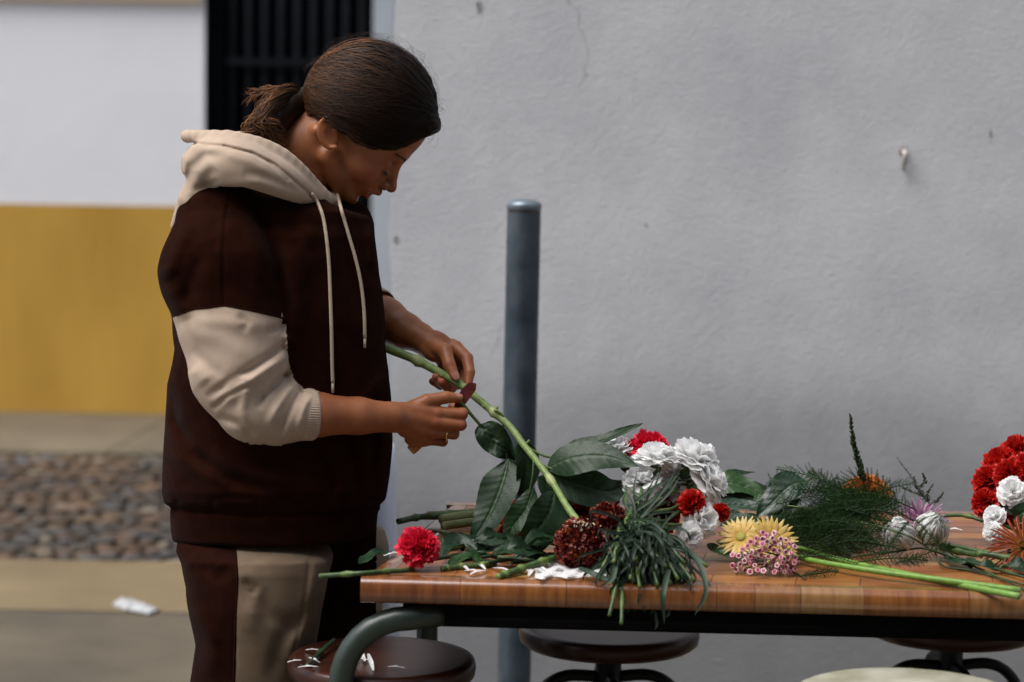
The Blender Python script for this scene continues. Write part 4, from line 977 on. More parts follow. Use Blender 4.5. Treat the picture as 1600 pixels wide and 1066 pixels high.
# ================================================================ FLOWERS
fr=random.Random(77); nr_=np.random.RandomState(11)
def tintmat(name, stops, rough=.5, trans=.25, spec=.35, bump=0, coat=0):
    m=bpy.data.materials.new(name); m.use_nodes=True; nt=m.node_tree; b=nt.nodes['Principled BSDF']; b.inputs['Roughness'].default_value=rough; b.inputs['Specular IOR Level'].default_value=spec
    if coat: b.inputs['Coat Weight'].default_value=coat
    at=nt.nodes.new('ShaderNodeAttribute'); at.attribute_name='tint'; rp=nt.nodes.new('ShaderNodeValToRGB'); nt.links.new(at.outputs['Fac'],rp.inputs[0])
    e=rp.color_ramp.elements; e[0].position=stops[0][0]; e[0].color=(*stops[0][1],1); e[1].position=stops[-1][0]; e[1].color=(*stops[-1][1],1)
    for p,c in stops[1:-1]: q=e.new(p); q.color=(*c,1)
    tc=nt.nodes.new('ShaderNodeTexCoord'); n=nt.nodes.new('ShaderNodeTexNoise'); n.inputs['Scale'].default_value=120; nt.links.new(tc.outputs['Object'],n.inputs[0])
    hv=nt.nodes.new('ShaderNodeHueSaturation'); mr=nt.nodes.new('ShaderNodeMapRange'); mr.inputs[1].default_value=.3; mr.inputs[2].default_value=.7; mr.inputs[3].default_value=.78; mr.inputs[4].default_value=1.15
    nt.links.new(n.outputs[0],mr.inputs[0]); nt.links.new(mr.outputs[0],hv.inputs['Value']); nt.links.new(rp.outputs[0],hv.inputs['Color']); nt.links.new(hv.outputs[0],b.inputs['Base Color'])
    if bump:
        n2=nt.nodes.new('ShaderNodeTexNoise'); n2.inputs['Scale'].default_value=350; nt.links.new(tc.outputs['Object'],n2.inputs[0]); bp=nt.nodes.new('ShaderNodeBump'); bp.inputs['Distance'].default_value=bump; nt.links.new(n2.outputs[0],bp.inputs['Height']); nt.links.new(bp.outputs[0],b.inputs['Normal'])
    if trans:
        t=nt.nodes.new('ShaderNodeBsdfTranslucent'); mx=nt.nodes.new('ShaderNodeMixShader'); mx.inputs[0].default_value=trans; nt.links.new(hv.outputs[0],t.inputs[0])
        nt.links.new(b.outputs[0],mx.inputs[1]); nt.links.new(t.outputs[0],mx.inputs[2]); nt.links.new(mx.outputs[0],nt.nodes['Material Output'].inputs[0])
    return m
PM={'pink':tintmat('cerise_petal',[(0,(.36,.002,.010)),(.5,(.66,.007,.032)),(1,(.78,.025,.075))]),
    'red':tintmat('scarlet_petal',[(0,(0.2240,0.0016,0.0024)),(.5,(0.4960,0.0080,0.0064)),(1,(0.6240,0.0240,0.0120))]),
    'white':tintmat('white_petal',[(0,(.74,.78,.6)),(.25,(.93,.93,.91)),(1,(.95,.95,.95))],trans=.45,spec=.1),
    'dark':tintmat('crimson_petal',[(0,(.1,.001,.002)),(1,(.3,.005,.008))],trans=.1),
    'orange':tintmat('orange_petal',[(0,(0.1875,0.0225,0.0030)),(.5,(0.4500,0.0975,0.0112)),(1,(0.5625,0.2250,0.0450))]),
    'yellow':tintmat('yellow_petal',[(0,(0.5610,0.3060,0.0255)),(.5,(0.7140,0.4930,0.1360)),(1,(0.7650,0.6120,0.2720))],trans=.3),
    'lilac':tintmat('lilac_petal',[(0,(0.2625,0.0900,0.1950)),(.5,(0.4125,0.2025,0.3375)),(1,(0.5625,0.3900,0.4950))],trans=.3),
    'spider':tintmat('rust_spider_petal',[(0,(0.4500,0.2625,0.0300)),(.3,(0.3150,0.0750,0.0150)),(1,(0.2700,0.0450,0.0188))],trans=.15),
    'ivory':tintmat('ivory_petal',[(0,(0.3600,0.4000,0.2400)),(.3,(0.5760,0.5840,0.5280)),(1,(0.6560,0.6560,0.6400))],trans=.25)}
LEAF=tintmat('glossy_dark_leaf',[(0,(0.0072,0.0240,0.0080)),(.55,(0.0160,0.0456,0.0136)),(1,(0.0600,0.1080,0.0360))],rough=.44,trans=.2,spec=.4,bump=.0003)
LEAFL=tintmat('fresh_green_leaf',[(0,(0.0165,0.0488,0.0105)),(.5,(0.0270,0.0750,0.0150)),(1,(0.0750,0.1350,0.0450))],rough=.4,trans=.2,spec=.45,bump=.0002)
LEAFB=tintmat('leathery_back_leaf',[(0,(0.0097,0.0300,0.0135)),(.5,(0.0158,0.0450,0.0195)),(1,(0.0638,0.1050,0.0600))],rough=.35,trans=.1,spec=.5)
BLADE=tintmat('blue_green_blade',[(0,(0.0070,0.0182,0.0091)),(.5,(0.0168,0.0385,0.0182)),(1,(0.0420,0.0770,0.0315))],rough=.5,trans=.1)
FERN=tintmat('feathery_fern_green',[(0,(0.0080,0.0288,0.0064)),(.5,(0.0224,0.0656,0.0128)),(1,(0.0560,0.1280,0.0280))],rough=.55,trans=.25)
STEM=tintmat('green_stem',[(0,(0.0216,0.0468,0.0144)),(.5,(0.0468,0.0900,0.0230)),(1,(0.1584,0.2160,0.0504))],rough=.45,trans=0,spec=.4)
STEMD=tintmat('dark_stem',[(0,(0.0084,0.0210,0.0070)),(.5,(0.0196,0.0406,0.0112)),(1,(0.0560,0.0840,0.0245))],rough=.5,trans=0)
STEMP=tintmat('pale_cut_stem',[(0,(0.0960,0.1200,0.0360)),(.5,(0.1560,0.1800,0.0600)),(1,(0.2520,0.2520,0.1080))],rough=.5,trans=0)
def petal(mb,base,ax,side,L,Wd,bend0,bend1,ns=6,nv=8,ruf=.0,freq=5,serr=0.0,tint0=0.,tint1=1.,cup=0.0,wexp=.8,tip=0.0):
    """ax: flower axis, side: outward direction; bends from bend0 to bend1 away from the axis"""
    ax=SK(ax,dtype=float); side=SK(side,dtype=float); tan=np.cross(ax,side); V=[];A=[];U=[]
    ph=fr.uniform(0,6.28); p=SK(base,dtype=float).copy(); rows=[]
    for i in range(ns+1):
        s=i/ns; an=bend0+(bend1-bend0)*s**.8; d=ax*math.cos(an)+side*math.sin(an); nrm=-ax*math.sin(an)+side*math.cos(an)
        if i: p=p+d*(L/ns)
        w=Wd*(s**wexp)*(1-tip*s**3)+Wd*.08
        for j in range(nv+1):
            v=j/nv*2-1
            q=p+tan*w*v+nrm*(ruf*L*s*s*math.sin(v*freq+ph+s*2)+cup*L*v*v*-1*s)
            if i==ns and serr: q=q+d*L*serr*(fr.uniform(.4,1) if j%2 else -fr.uniform(.2,.9))
            if i>ns//2: q=q-d*L*.16*v*v*s
            V.append(q); A.append(tint0+(tint1-tint0)*s); U.append((s,v))
    n=nv+1; Fc=[(i*n+j,i*n+j+1,(i+1)*n+j+1,(i+1)*n+j) for i in range(ns) for j in range(nv)]
    mb.add(V,Fc,U,A)
def carnation_proto(seed,open_=1.0,n=54,wide=1.0,ruf=.10,serr=.055):
    fr.seed(seed); mb=MB()
    for k in range(n):
        t=(k+.5)/n; a=k*2.399963+fr.uniform(-.3,.3); side=SK([math.cos(a),math.sin(a),0])
        b1=R(12+92*t**.9*open_+fr.uniform(-12,12)); L=(.98-.10*t+fr.uniform(-.08,.08)); 
        petal(mb,SK([0,0,-.42])+side*.03,[0,0,1],side,L*1.12,(.30+.14*t)*wide,b1*.05,b1*1.25,7,12,ruf=ruf*(1-.3*t)+.02,freq=fr.uniform(5,8)/wide**.3,serr=serr,tint0=.15,tint1=fr.uniform(.55,1.0))
    return mb
protoC={}
def carnation_mesh(kind,var):
    if (kind,var) not in protoC:
        mb=carnation_proto({'pink':3,'red':5,'white':9,'dark':13,'orange':21}.get(kind,31)+var*7, 1.0 if kind!='white' else 1.05, 54 if kind!='white' else 30, 1.0 if kind!='white' else 1.45, .10 if kind!='white' else .045, .055 if kind!='white' else .03)
        o=mb.build('bloom',PM[kind]); protoC[(kind,var)]=o.data; bpy.data.objects.remove(o)
    return protoC[(kind,var)]
def orient(z):
    z=SK(z,dtype=float); z/=np.linalg.norm(z); x=np.cross([.3,.9,.1],z); x/=np.linalg.norm(x); y=np.cross(z,x); return np.stack([x,y,z],1)
def inst(name,data,par,loc_world,Rm,sc,spin=0.0):
    o=bpy.data.objects.new(name,data); COL.objects.link(o); o.parent=par
    B=Matrix(Rm.tolist()).to_4x4()@Matrix.Rotation(spin,4,'Z')
    sc=(sc,sc,sc) if np.isscalar(sc) else sc
    o.matrix_local=Matrix.Translation(Vector(SK(loc_world)-origin_of(par)))@B@Matrix.Diagonal((*sc,1)); return o
def stem_tube(mb,pts,r,n=24,tint=.5,nodes=0,sides=8,endlight=True,ribs=0):
    V,Fc=tube(pts,r,sides,n)
    if ribs:
        C0=V.reshape(-1,sides,3).mean(1,keepdims=True); k_=1+.09*(np.arange(sides)%2)[None,:,None]; V=(C0+(V.reshape(-1,sides,3)-C0)*k_).reshape(-1,3)
    m_=len(V)//sides; A=np.full(len(V),tint); r0=r if np.isscalar(r) else r[0]
    if nodes:
        C=V.reshape(m_,sides,3).mean(1)
        for q in range(nodes):
            i=int((q+.6)/(nodes+.2)*m_); 
            for di,f in ((-1,1.12),(0,1.45),(1,1.2)):
                if 0<=i+di<m_: V[(i+di)*sides:(i+di+1)*sides]=C[i+di]+(V[(i+di)*sides:(i+di+1)*sides]-C[i+di])*f; A[(i+di)*sides:(i+di+1)*sides]=min(1,tint+.35)
    if endlight: A[:sides]=min(1,tint+.4)
    mb.add(V,Fc,None,A)
LV=SK([-1,-.82,-.6,-.4,-.22,-.07,0,.07,.22,.4,.6,.82,1])
def leaf(pts,hw,face=(0,-.8,.6),mt=None,par=None,fold=.25,wave=.12,veins=9,name='leaf',peak=.42,label=None,ns=40,build=True,mb=None,crumple=0.0,tip=1.0):
    C=spline(pts,ns); t=np.gradient(C,axis=0); t/=np.linalg.norm(t,axis=1)[:,None]; L=np.linalg.norm(np.diff(C,axis=0),axis=1).sum(); face=SK(face,dtype=float); V=[];A=[];U=[]; ph=fr.uniform(0,6)
    ex_=math.log(.5)/math.log(peak)
    for i in range(ns):
        s=i/(ns-1); nrm=face-t[i]*np.dot(face,t[i]); nrm/=np.linalg.norm(nrm); sd=np.cross(t[i],nrm)
        w=hw*max(0.0,math.sin(math.pi*s**ex_))**.85*(1-.15*s)+.0004
        for v in LV:
            av=abs(v); vein=abs(((s*veins-av*1.5)%1)-.5)*2     # 1 on the vein line
            vm=max(0,(vein-.75)/.25)**1.5*(1-av*.5)*(1 if av>.05 else 0)
            h=fold*av*w*1.0+wave*hw*math.sin(s*11+ph+(2 if v>0 else 0))*av*av -.0009*vm*min(1,w/.015)+(.0012*abs(math.sin(math.pi*(s*veins-av*1.5)))*min(1,w/.02) if av>.05 else -.0006)
            if crumple: h+=crumple*hw*math.sin(s*17+v*7+ph)*math.sin(v*9+s*5)
            V.append(C[i]+sd*w*v+nrm*h); A.append(min(1,.30+.6*vm+(.7 if av<.05 else 0)+.1*math.sin(s*3+ph))); U.append((s,v))
    n=len(LV); Fc=[(i*n+j,i*n+j+1,(i+1)*n+j+1,(i+1)*n+j) for i in range(ns-1) for j in range(n-1)]
    m_=MB(); m_.add(V,Fc,U,A)
    if mb is not None: mb.add(V,Fc,U,A); return None
    o=m_.build(name,mt or LEAF,par)
    if label: o['label']=label
    return o
def blade(mb,pts,w,tint=.4,n=12,face=(0,-.8,.6),gutter=.4):
    C=spline(pts,n); t=np.gradient(C,axis=0); t/=np.linalg.norm(t,axis=1)[:,None]; face=SK(face,dtype=float); V=[];A=[]
    for i in range(n):
        s=i/(n-1); nrm=face-t[i]*np.dot(face,t[i]); nrm/=np.linalg.norm(nrm); sd=np.cross(t[i],nrm); ww=w*math.sin(math.pi*min(1,.12+.88*s)**.8)**.7+.0001 if s<1 else .0001
        for v in (-1,0,1): V.append(C[i]+sd*ww*v+nrm*abs(v)*ww*gutter); A.append(tint+(.25 if v==0 else 0))
    mb.add(V,[(i*3+j,i*3+j+1,i*3+j+4,i*3+j+3) for i in range(n-1) for j in (0,1)],None,A)
def Wl(l): return [W(*p) for p in l]
def calyx(par,c,ax,r,mt=None):
    ax=SK(ax)/np.linalg.norm(ax); Rm=orient(ax); V,Fc=lathe([(.001,-.0),(r*.55,.0),(r*.95,r*.7),(r*1.0,r*1.8),(r*1.15,r*2.9),(r*1.0,r*2.9)],(0,0,0),12)
    V=SK(V); 
    for i in range(len(V)):
        if V[i,2]>r*2.5: V[i,2]+=r*.5*math.sin(i//6*math.pi)
    m_=MB(); m_.add(V@Rm.T+c,Fc,None,np.clip(.2+V[:,2]/(r*3)*.35,0,1)); return m_.build('calyx',mt or STEM,par)
def carnation(kind,px,py,Y,rpx,axis,label,stem=None,group='carnations among the cut flowers',leaves=0,srad=.0022,var=0,flat=1.0,nodes=3,name='carnation',tint=.35):
    c=W(px,py,Y); axis=SK(axis,dtype=float); axis/=np.linalg.norm(axis); s=rpx*Y/FP*(1.2 if kind=='white' else 1.1)
    rt_=root(name,label,'flower',c,group)
    inst('bloom',carnation_mesh(kind,var),rt_,c,orient(axis),(s,s,s*flat),fr.uniform(0,6.28))
    cb_=c-axis*s*.95
    calyx(rt_,cb_-axis*.006,axis,s*.26)
    if stem is not None:
        pts=[cb_-axis*.004]+[SK(p) for p in stem]; pts=pts[::-1]; mb=MB(); stem_tube(mb,pts,[srad*1.15,srad,srad,srad*.8],36,tint,nodes); mb.build('stem',STEM,rt_)
        for k in range(leaves):
            i=fr.uniform(.25,.75); C=spline(pts,30); q=C[int(i*29)]; dv=SK([fr.uniform(-.35,.35),fr.uniform(-.5,.0),fr.uniform(-.9,.1)]); l=fr.uniform(.03,.06)
            mb=MB(); blade(mb,[q,q+dv*l*.5+SK([0,0,.004]),q+dv*l+SK([0,0,-.012])],fr.uniform(.002,.0036),fr.uniform(.1,.6)); mb.build('leaf',BLADE,rt_)
    return rt_
def Tt(px,py,h=0.004): p=T(px,py,.75+h); return p
# ---- celosia branch held in both hands
Ys=lambda y: float(np.interp(y,[540,600,660,760,830],[3.90,3.868,3.83,3.73,3.64]))
cel=root('celosia_branch','long celosia stem with broad dark leaves and dark red crested head, held in both hands','flower',Tt(905,870,0))
sp=[(560,522),(605,544),(647,561),(683,580),(718,600),(745,622),(770,643),(797,667),(818,695),(840,722),(864,755),(885,790),(908,822)]
mb=MB(); P=[W(x,y,Ys(y)) for x,y in sp]; stem_tube(mb,P,[.0074,.0070,.0068,.0064,.0062,.006,.0058,.0056,.0052,.0050,.0048,.0050,.006],90,.62,3,14,ribs=1)
for x,y,dx,dy in ((757,632,-3,5),(772,640,6,-4),(688,584,3,5),(822,694,5,-6)): # broken leaf stubs
    a=W(x,y,Ys(y)-.004); stem_tube(mb,[a,a+SK([dx*S,-.002,-dy*S])],.002,4,.5)
mb.build('stem',tintmat('ribbed_pale_green_stem',[(0,(0.0720,0.1296,0.0288)),(.6,(0.1728,0.2448,0.0720)),(1,(0.3024,0.3456,0.1440))],rough=.42,trans=0,bump=.0006),cel)
def petiole(pts,r=.0022,t=.65):
    m_=MB(); stem_tube(m_,Wl(pts),[r,r*.8],16,t,sides=8); m_.build('leaf_stalk',STEM,cel)
petiole([(718,626,3.83),(738,650,3.835),(757,672,3.84)],.0030)
leaf(Wl([(750,664,3.838),(768,682,3.826),(786,700,3.826),(803,720,3.835)]),.025,(-.2,-.9,.35),LEAF,cel,fold=.35,wave=.3,crumple=.2,peak=.40,label='small crumpled leaf')
petiole([(772,640,3.83),(786,650,3.83),(786,668,3.83),(790,700,3.828),(792,722,3.825)],.0018)
leaf(Wl([(795,716,3.822),(785,755,3.80),(764,805,3.78),(735,849,3.765)]),.034,(-.35,-.9,.3),LEAF,cel,fold=.15,wave=.10,peak=.45,veins=12)
leaf(Wl([(812,688,3.80),(822,730,3.80),(812,792,3.80)]),.022,(.3,-.8,.2),LEAF,cel,fold=.4)
petiole([(820,697,3.80),(850,712,3.79),(880,716,3.785)],.0024)
leaf(Wl([(872,718,3.79),(905,700,3.785),(950,686,3.79),(1004,661,3.80)]),.016,(0,-.5,.85),LEAF,cel,fold=.3,veins=10)
petiole([(830,712,3.775),(850,728,3.765),(868,734,3.76)],.0024)
leaf(Wl([(856,731,3.765),(895,716,3.745),(945,713,3.73),(1000,729,3.71)]),.030,(.05,-.85,.55),LEAF,cel,fold=-.1,wave=.08,veins=11,peak=.4)
leaf(Wl([(850,738,3.77),(900,757,3.76),(950,768,3.75),(985,752,3.74)]),.032,(.2,-.8,.3),LEAF,cel,fold=.1)
leaf(Wl([(840,745,3.79),(880,775,3.79),(930,780,3.79),(965,800,3.79)]),.030,(.2,-.8,.3),LEAF,cel,fold=.1)
leaf(Wl([(866,768,3.72),(858,800,3.70),(835,832,3.69),(800,856,3.695)]),.031,(.35,-.9,.25),LEAF,cel,fold=.12,peak=.4,veins=11)
leaf(Wl([(833,762,3.765),(822,795,3.755),(800,825,3.75),(792,850,3.75)]),.021,(-.3,-.9,.3),LEAF,cel,fold=.3,veins=11)
petiole([(834,720,3.77),(832,745,3.76),(826,775,3.755)],.0018,.3)
leaf(Wl([(802,720,3.85),(800,750,3.85),(790,790,3.84)]),.022,(.2,-.9,.1),LEAF,cel,fold=.3)
# crested head
cc=W(916,850,3.615)
CEL=tintmat('wine_red_crest',[(0,(0.0270,0.0014,0.0018)),(.45,(0.0990,0.0054,0.0036)),(.8,(0.2160,0.0252,0.0072)),(1,(0.4140,0.1170,0.0270))],rough=.45,trans=.12,spec=.35)
fr.seed(51); mb=MB()
for k in range(430):
    z_=1-2*(k+.5)/430; a_=k*2.399963; dr=SK([math.cos(a_)*math.sqrt(1-z_*z_),math.sin(a_)*math.sqrt(1-z_*z_),z_])
    if dr[1]>.55: continue
    lob=1+.16*float(vnoise(np.array([dr*1.0],f32),3.1,4)[0]); ext=dr*SK([.050,.038,.040])*lob
    if k%5==0: ext=dr*SK([.022,.020,.022]); cen=W(950,812,3.62)
    else: cen=cc
    p=cen+ext*.72; 
    if p[2]<.757: continue
    ax=dr+SK([fr.gauss(0,.35) for _ in range(3)]); ax/=np.linalg.norm(ax); Rm=orient(ax); g_=fr.uniform(.0,.25)
    for q in range(3):
        an=2*math.pi*q/3+fr.uniform(-.5,.5); petal(mb,p,ax,Rm@SK([math.cos(an),math.sin(an),0]),fr.uniform(.011,.017),fr.uniform(.005,.008),R(8),R(fr.uniform(35,100)),4,6,ruf=.20,freq=fr.uniform(5,9),serr=.12,tint0=0,tint1=min(1,g_+fr.uniform(.3,.95)**1.6))
mb.build('flower_head',CEL,cel)
V,Fc=lathe([(0,-.034),(.020,-.030),(.036,-.012),(.037,.010),(.024,.028),(0,.033)],(0,0,0),24); V=SK(V)*SK([1.1,.8,1])+cc; V[:,2]=np.maximum(V[:,2],.7515)
mb=MB(); mb.add(V,Fc,None,.05); mb.build('receptacle',CEL,cel)
mb=MB()
for k in range(90):
    a=W(908+fr.gauss(4,12),826+fr.gauss(0,6),3.598+fr.uniform(-.005,.01)); stem_tube(mb,[a,a+SK([fr.uniform(-.004,.004),-.004,fr.uniform(-.004,.003)])],[.0011,.0014],3,.5,sides=5,endlight=False)
mb.build('seed_tuft',mat('dry_seed_tuft',(.35,.28,.18),.8,(.5,.42,.3),300),cel)
# ---- knife with amber handle
kn=root('pruning_knife','small curved pruning knife with amber handle, gripped in the near fist','knife',F(690,655,-.06))
a=F(641,705,-.072); b2=F(716,636,-.055)
V,Fc=tube([a,a+(b2-a)*.04,a+(b2-a)*.3,a+(b2-a)*.7,b2],[.006,.0088,.0085,.0078,.006],14,24); obj('handle',V,Fc,mat('amber_handle',(.42,.17,.03),.25,(.58,.27,.05),60,coat=.5,stretch=(1,1,1)),kn)
def knife_blade():
    pts=[(712,640),(720,628),(729,614),(738,604),(744,600)]; wd=[5,9,10.5,9,1.5]; V=[];n=16
    C=spline([(x,y,0) for x,y in pts],n); w=np.interp(np.linspace(0,1,n),np.linspace(0,1,5),wd)
    for i,(x,y,_) in enumerate(C):
        t=C[min(i+1,n-1)]-C[max(i-1,0)]; t/=np.linalg.norm(t[:2]); nx,ny=-t[1],t[0]
        for v,dz in ((-1,0),(0,-.0012),(1,0),(0,.0012)): V.append(F(x+nx*w[i]*v*.9,y+ny*w[i]*v*.9,-.066+dz))
    Fc=[(i*4+j,i*4+(j+1)%4,(i+1)*4+(j+1)%4,(i+1)*4+j) for i in range(n-1) for j in range(4)]
    return obj('blade',V,Fc,mat('dark_blade_red_reflection',(.14,.03,.03),.28,(.22,.05,.045),90,metal=.5),kn,smooth=False)  # reddish reflection on the dark blade is painted into its base colour
knife_blade()
# ---- red carnation lying at the table corner
carnation('pink',655,853,3.575,36,(.25,-.55,.75),'bright cerise carnation lying alone at the left corner of the table',[Tt(640,890,.004),Tt(600,893,.0045),Tt(560,896,.004),W(500,900,3.555)],leaves=0,srad=.0034,var=1,nodes=3,tint=.35)
# ---- loose stems on the table
def loose(name,label,pts,r,tint=.5,nodes=2,mt=None,n=30,group=None,cat='stem'):
    m_=MB(); stem_tube(m_,pts,r,n,tint,nodes,10); o=m_.build(name,mt or STEM); tag(o,label,cat,group); return o
loose('cut_stem','short knobbly green stem piece beside the cerise carnation',[Tt(690,889),Tt(720,886),Tt(775,882)],.0045,.45,3)
loose('cut_stem','stubby green stem piece pointing at the viewer, among white petals',[Tt(778,902),Tt(812,890,.008),Tt(866,872,.014)],.0053,.5,3)
loose('cut_stem','thick pale stem end poking left over the far corner of the table',[Tt(622,815,.01),Tt(655,808,.012),Tt(690,806,.014),Tt(770,800,.014)],[.0052,.005,.0066,.008],.3,2,STEM)
for k,(pp_,r_,lb) in enumerate([([(690,812),(730,806),(790,800)],.0085,'thickest pale yellow green stem in the bundle at the far left'),([(668,803),(720,800),(790,795)],.004,'slim pale stem on top of the bundle at the far left'),([(692,822),(740,816),(800,812)],.007,'pale stem at the bottom of the bundle at the far left')]):
    loose('pale_stem',lb,[Tt(x,y,.012+.006*(k==1)) for x,y in pp_],r_,.45,0,STEMP,group='pale stems bundled at the far left of the table')
dk=[[(672,829),(720,838),(790,850)],[(700,860),(745,850),(800,842),(850,846)],[(690,845),(740,842),(790,832)],[(735,862),(790,872),(850,868),(890,862)],[(720,876),(770,868),(830,856)],[(745,832),(742,850),(738,868)],[(640,880),(690,872),(730,866)],[(800,880),(840,872),(880,866)],[(700,835),(760,838),(830,820)],[(760,880),(800,874),(850,878)]]
DL=['dark stem behind the cerise carnation, farthest left of the tangle','dark stem running under the crumpled wet leaf','dark stem across the middle of the tangle, behind the hanging leaves','dark stem reaching the celosia head along the table','dark stem just behind the knobbly stem piece','short dark stem standing crosswise in the tangle','short dark stem close behind the cerise carnation','dark stem ending at the left side of the celosia head','dark stem rising towards the hanging leaves','dark stem nearest the viewer behind the stubby stem piece']
for p_,dl_ in zip(dk,DL): loose('dark_stem',dl_,[Tt(x,y,.005+fr.uniform(0,.008)) for x,y in p_],.0030,fr.uniform(.2,.6),2,STEMD,group='dark stems tangled on the left of the table')
for k,(pts,hw) in enumerate([([(740,846,.03),(775,842,.035),(815,850,.02)],.015),([(770,864,.02),(810,858,.03),(850,868,.015)],.017),([(820,850,.035),(855,842,.035),(890,850,.02)],.018),([(700,852,.01),(728,842,.016),(755,846,.01)],.010),([(800,872,.01),(835,866,.016),(868,872,.01)],.011),([(850,820,.04),(880,808,.05),(915,812,.04)],.018)]):
    tag(leaf([Tt(*p) for p in pts],hw,(fr.uniform(-.5,.4),-.6,.7),LEAF,None,fold=.4,wave=.35,crumple=.15,name='loose_leaf'),['dark leaf behind the crumpled one, under the hanging leaf tips','dark leaf across the middle of the stem tangle','dark leaf leaning on the celosia head from the left','small dark leaf lying behind the cerise carnation','narrow dark leaf by the stubby stem piece','dark leaf in the gap above the celosia head'][k],'leaf')
for pts,hw,lb in [([(690,870,.012),(720,852,.022),(760,868,.012)],.019,'crumpled wet leaf lying right of the cerise carnation'),([(700,884,.006),(730,872,.012),(762,880,.004)],.011,'narrow folded leaf under the crumpled one, right of the cerise carnation'),([(745,862,.018),(790,855,.02),(830,870,.015)],.018,'long dark leaf lying flat below the hanging leaves'),([(830,864,.02),(870,850,.022),(905,858,.02)],.02,'dark leaf tucked behind the celosia head on the table')]:
    tag(leaf([Tt(*p) for p in pts],hw,(-.2,-.5,.8),LEAF if hw>.012 else LEAFL,None,fold=.5,wave=.3,crumple=.15,name='loose_leaf'),lb,'leaf')
tag(leaf([Tt(560,882,.0),Tt(585,868,.008),Tt(612,862,.01)],.010,(-.2,-.5,.8),LEAF,None,fold=.5,wave=.3,name='loose_leaf'),'narrow dark leaf drooping over the left table edge','leaf')
# ---- fallen white petals
def petalobj(pts,hw,label,group,name='petal'):
    m_=MB(); C=spline(pts,10); t=np.gradient(C,axis=0); t/=np.linalg.norm(t,axis=1)[:,None]; V=[]
    for i in range(10):
        s=i/9; sd=np.cross(t[i],[0,0,1]); sd/=np.linalg.norm(sd)+1e-9; w=hw*(.35+.65*math.sin(math.pi*min(1,.08+s*.85)))
        for v in (-1,0,1): V.append(C[i]+sd*w*v+SK([0,0,abs(v)*w*.5]))
    m_.add(V,[(i*3+j,i*3+j+1,i*3+j+4,i*3+j+3) for i in range(9) for j in (0,1)],None,.8); o=m_.build(name,PM['white']); tag(o,label,'petal',group); return o
gp='loose white petals scattered on the table'
PL=['white petal just right of the cerise carnation, half under another','long white petal arching below the crumpled leaf','white petal crossing the long arched one','white petal lying flat below the knobbly stem piece','white petal under the stubby stem piece','wide white petal between stubby stem and netting','short white petal touching the stubby stem piece','curled white petal at the middle of the petal scatter','white petal nearest the cerise carnation','white petal behind the cerise carnation near the left edge','white petal by the thin dark stems behind the cerise carnation','white petal at the left edge of the netting','white petal lying on the white netting','white petal stuck at the front of the stubby stem piece','single white petal lying right of the rounded white blooms']
for (x,y,dx,dy),pl_ in zip([(718,884,14,8),(726,892,26,3),(735,898,24,-6),(752,884,30,-3),(770,888,28,6),(795,884,30,-8),(812,892,20,4),(742,880,16,10),(690,886,26,-2),(600,869,28,-5),(680,838,20,-8),(838,886,16,8),(856,882,22,3),(826,900,10,-12),(1480,828,24,1)],PL):
    z=.003; petalobj([Tt(x,y,z),Tt(x+dx*.5,y+dy*.5-2,z+.003),Tt(x+dx,y+dy,z)],.0036,pl_,gp)
gs='loose white petals on the brown stool'
PS=['white petal pointing down in the star of petals on the stool','white petal lying across the star of petals on the stool','right leg of the star of petals on the stool','single white petal right of the star on the stool seat','front left white petal near the rim of the stool','white petal beside the dark sprig on the stool','leftmost white petal on the stool seat','white petal behind the dark sprig on the stool']
for (x,y,dx,dy),pl_ in zip([(560,1012,10,22),(556,1030,22,2),(575,1022,8,26),(606,1042,26,2),(466,1043,30,-1),(482,1028,18,8),(470,1032,-20,3),(478,1016,20,0)],PS):
    petalobj([T(x,y,.597),T(x+dx*.5,y+dy*.5-1,.602),T(x+dx,y+dy,.597)],.0036,pl_,gs)
loose('dark_stem','dark limp sprig lying on the brown stool seat',[T(480,1040,.598),T(500,1020,.601),T(522,1000,.605)],[.003,.004,.0035],.2,1,STEMD)
# ---- netting under the celosia head
m=bpy.data.materials.new('white_netting'); m.use_nodes=True; nt=m.node_tree; b=nt.nodes['Principled BSDF']; b.inputs['Base Color'].default_value=(.8,.8,.8,1); b.inputs['Roughness'].default_value=.8
tc=nt.nodes.new('ShaderNodeTexCoord'); ck=nt.nodes.new('ShaderNodeTexVoronoi'); ck.inputs['Scale'].default_value=700; ck.feature='DISTANCE_TO_EDGE'; nt.links.new(tc.outputs['Object'],ck.inputs[0]); cp=nt.nodes.new('ShaderNodeMath'); cp.operation='LESS_THAN'; cp.inputs[1].default_value=.16; nt.links.new(ck.outputs[0],cp.inputs[0]); nt.links.new(cp.outputs[0],b.inputs['Alpha'])
V=[];Fc=[]
for i in range(24):
    for j in range(7):
        x=836+i*5; y=884+j*3.2+2*math.sin(i*.7); V.append(Tt(x,y,.0035+.0022*math.sin(i*.9+j)+.001*j%.003))
for i in range(23):
    for j in range(6): a=i*7+j; Fc.append((a,a+7,a+8,a+1))
tag(obj('netting',V,Fc,m),'scrap of fine white netting lying under the celosia head','netting')
# ---- red blooms behind the hanging leaves
for (k,x,y,Y,r_,ax,lb,v) in [('red',800,800,3.86,21,(-.2,-.8,.4),'red carnation glimpsed between the hanging leaves, upper one',0),('red',795,834,3.80,19,(-.3,-.8,.3),'red carnation low between the hanging leaf tips, resting on the table',1),('dark',938,774,3.80,32,(-.3,-.6,.6),'dark crimson carnation in shadow left of the white bunch',0),('dark',910,805,3.78,26,(-.3,-.7,.3),'dark crimson carnation just above the celosia head',1),('dark',1036,806,3.76,30,(0,-.8,.3),'deep crimson carnation in shade behind the bunched stems',0)]:
    carnation(k,x,y,Y,r_,ax,lb,var=v)
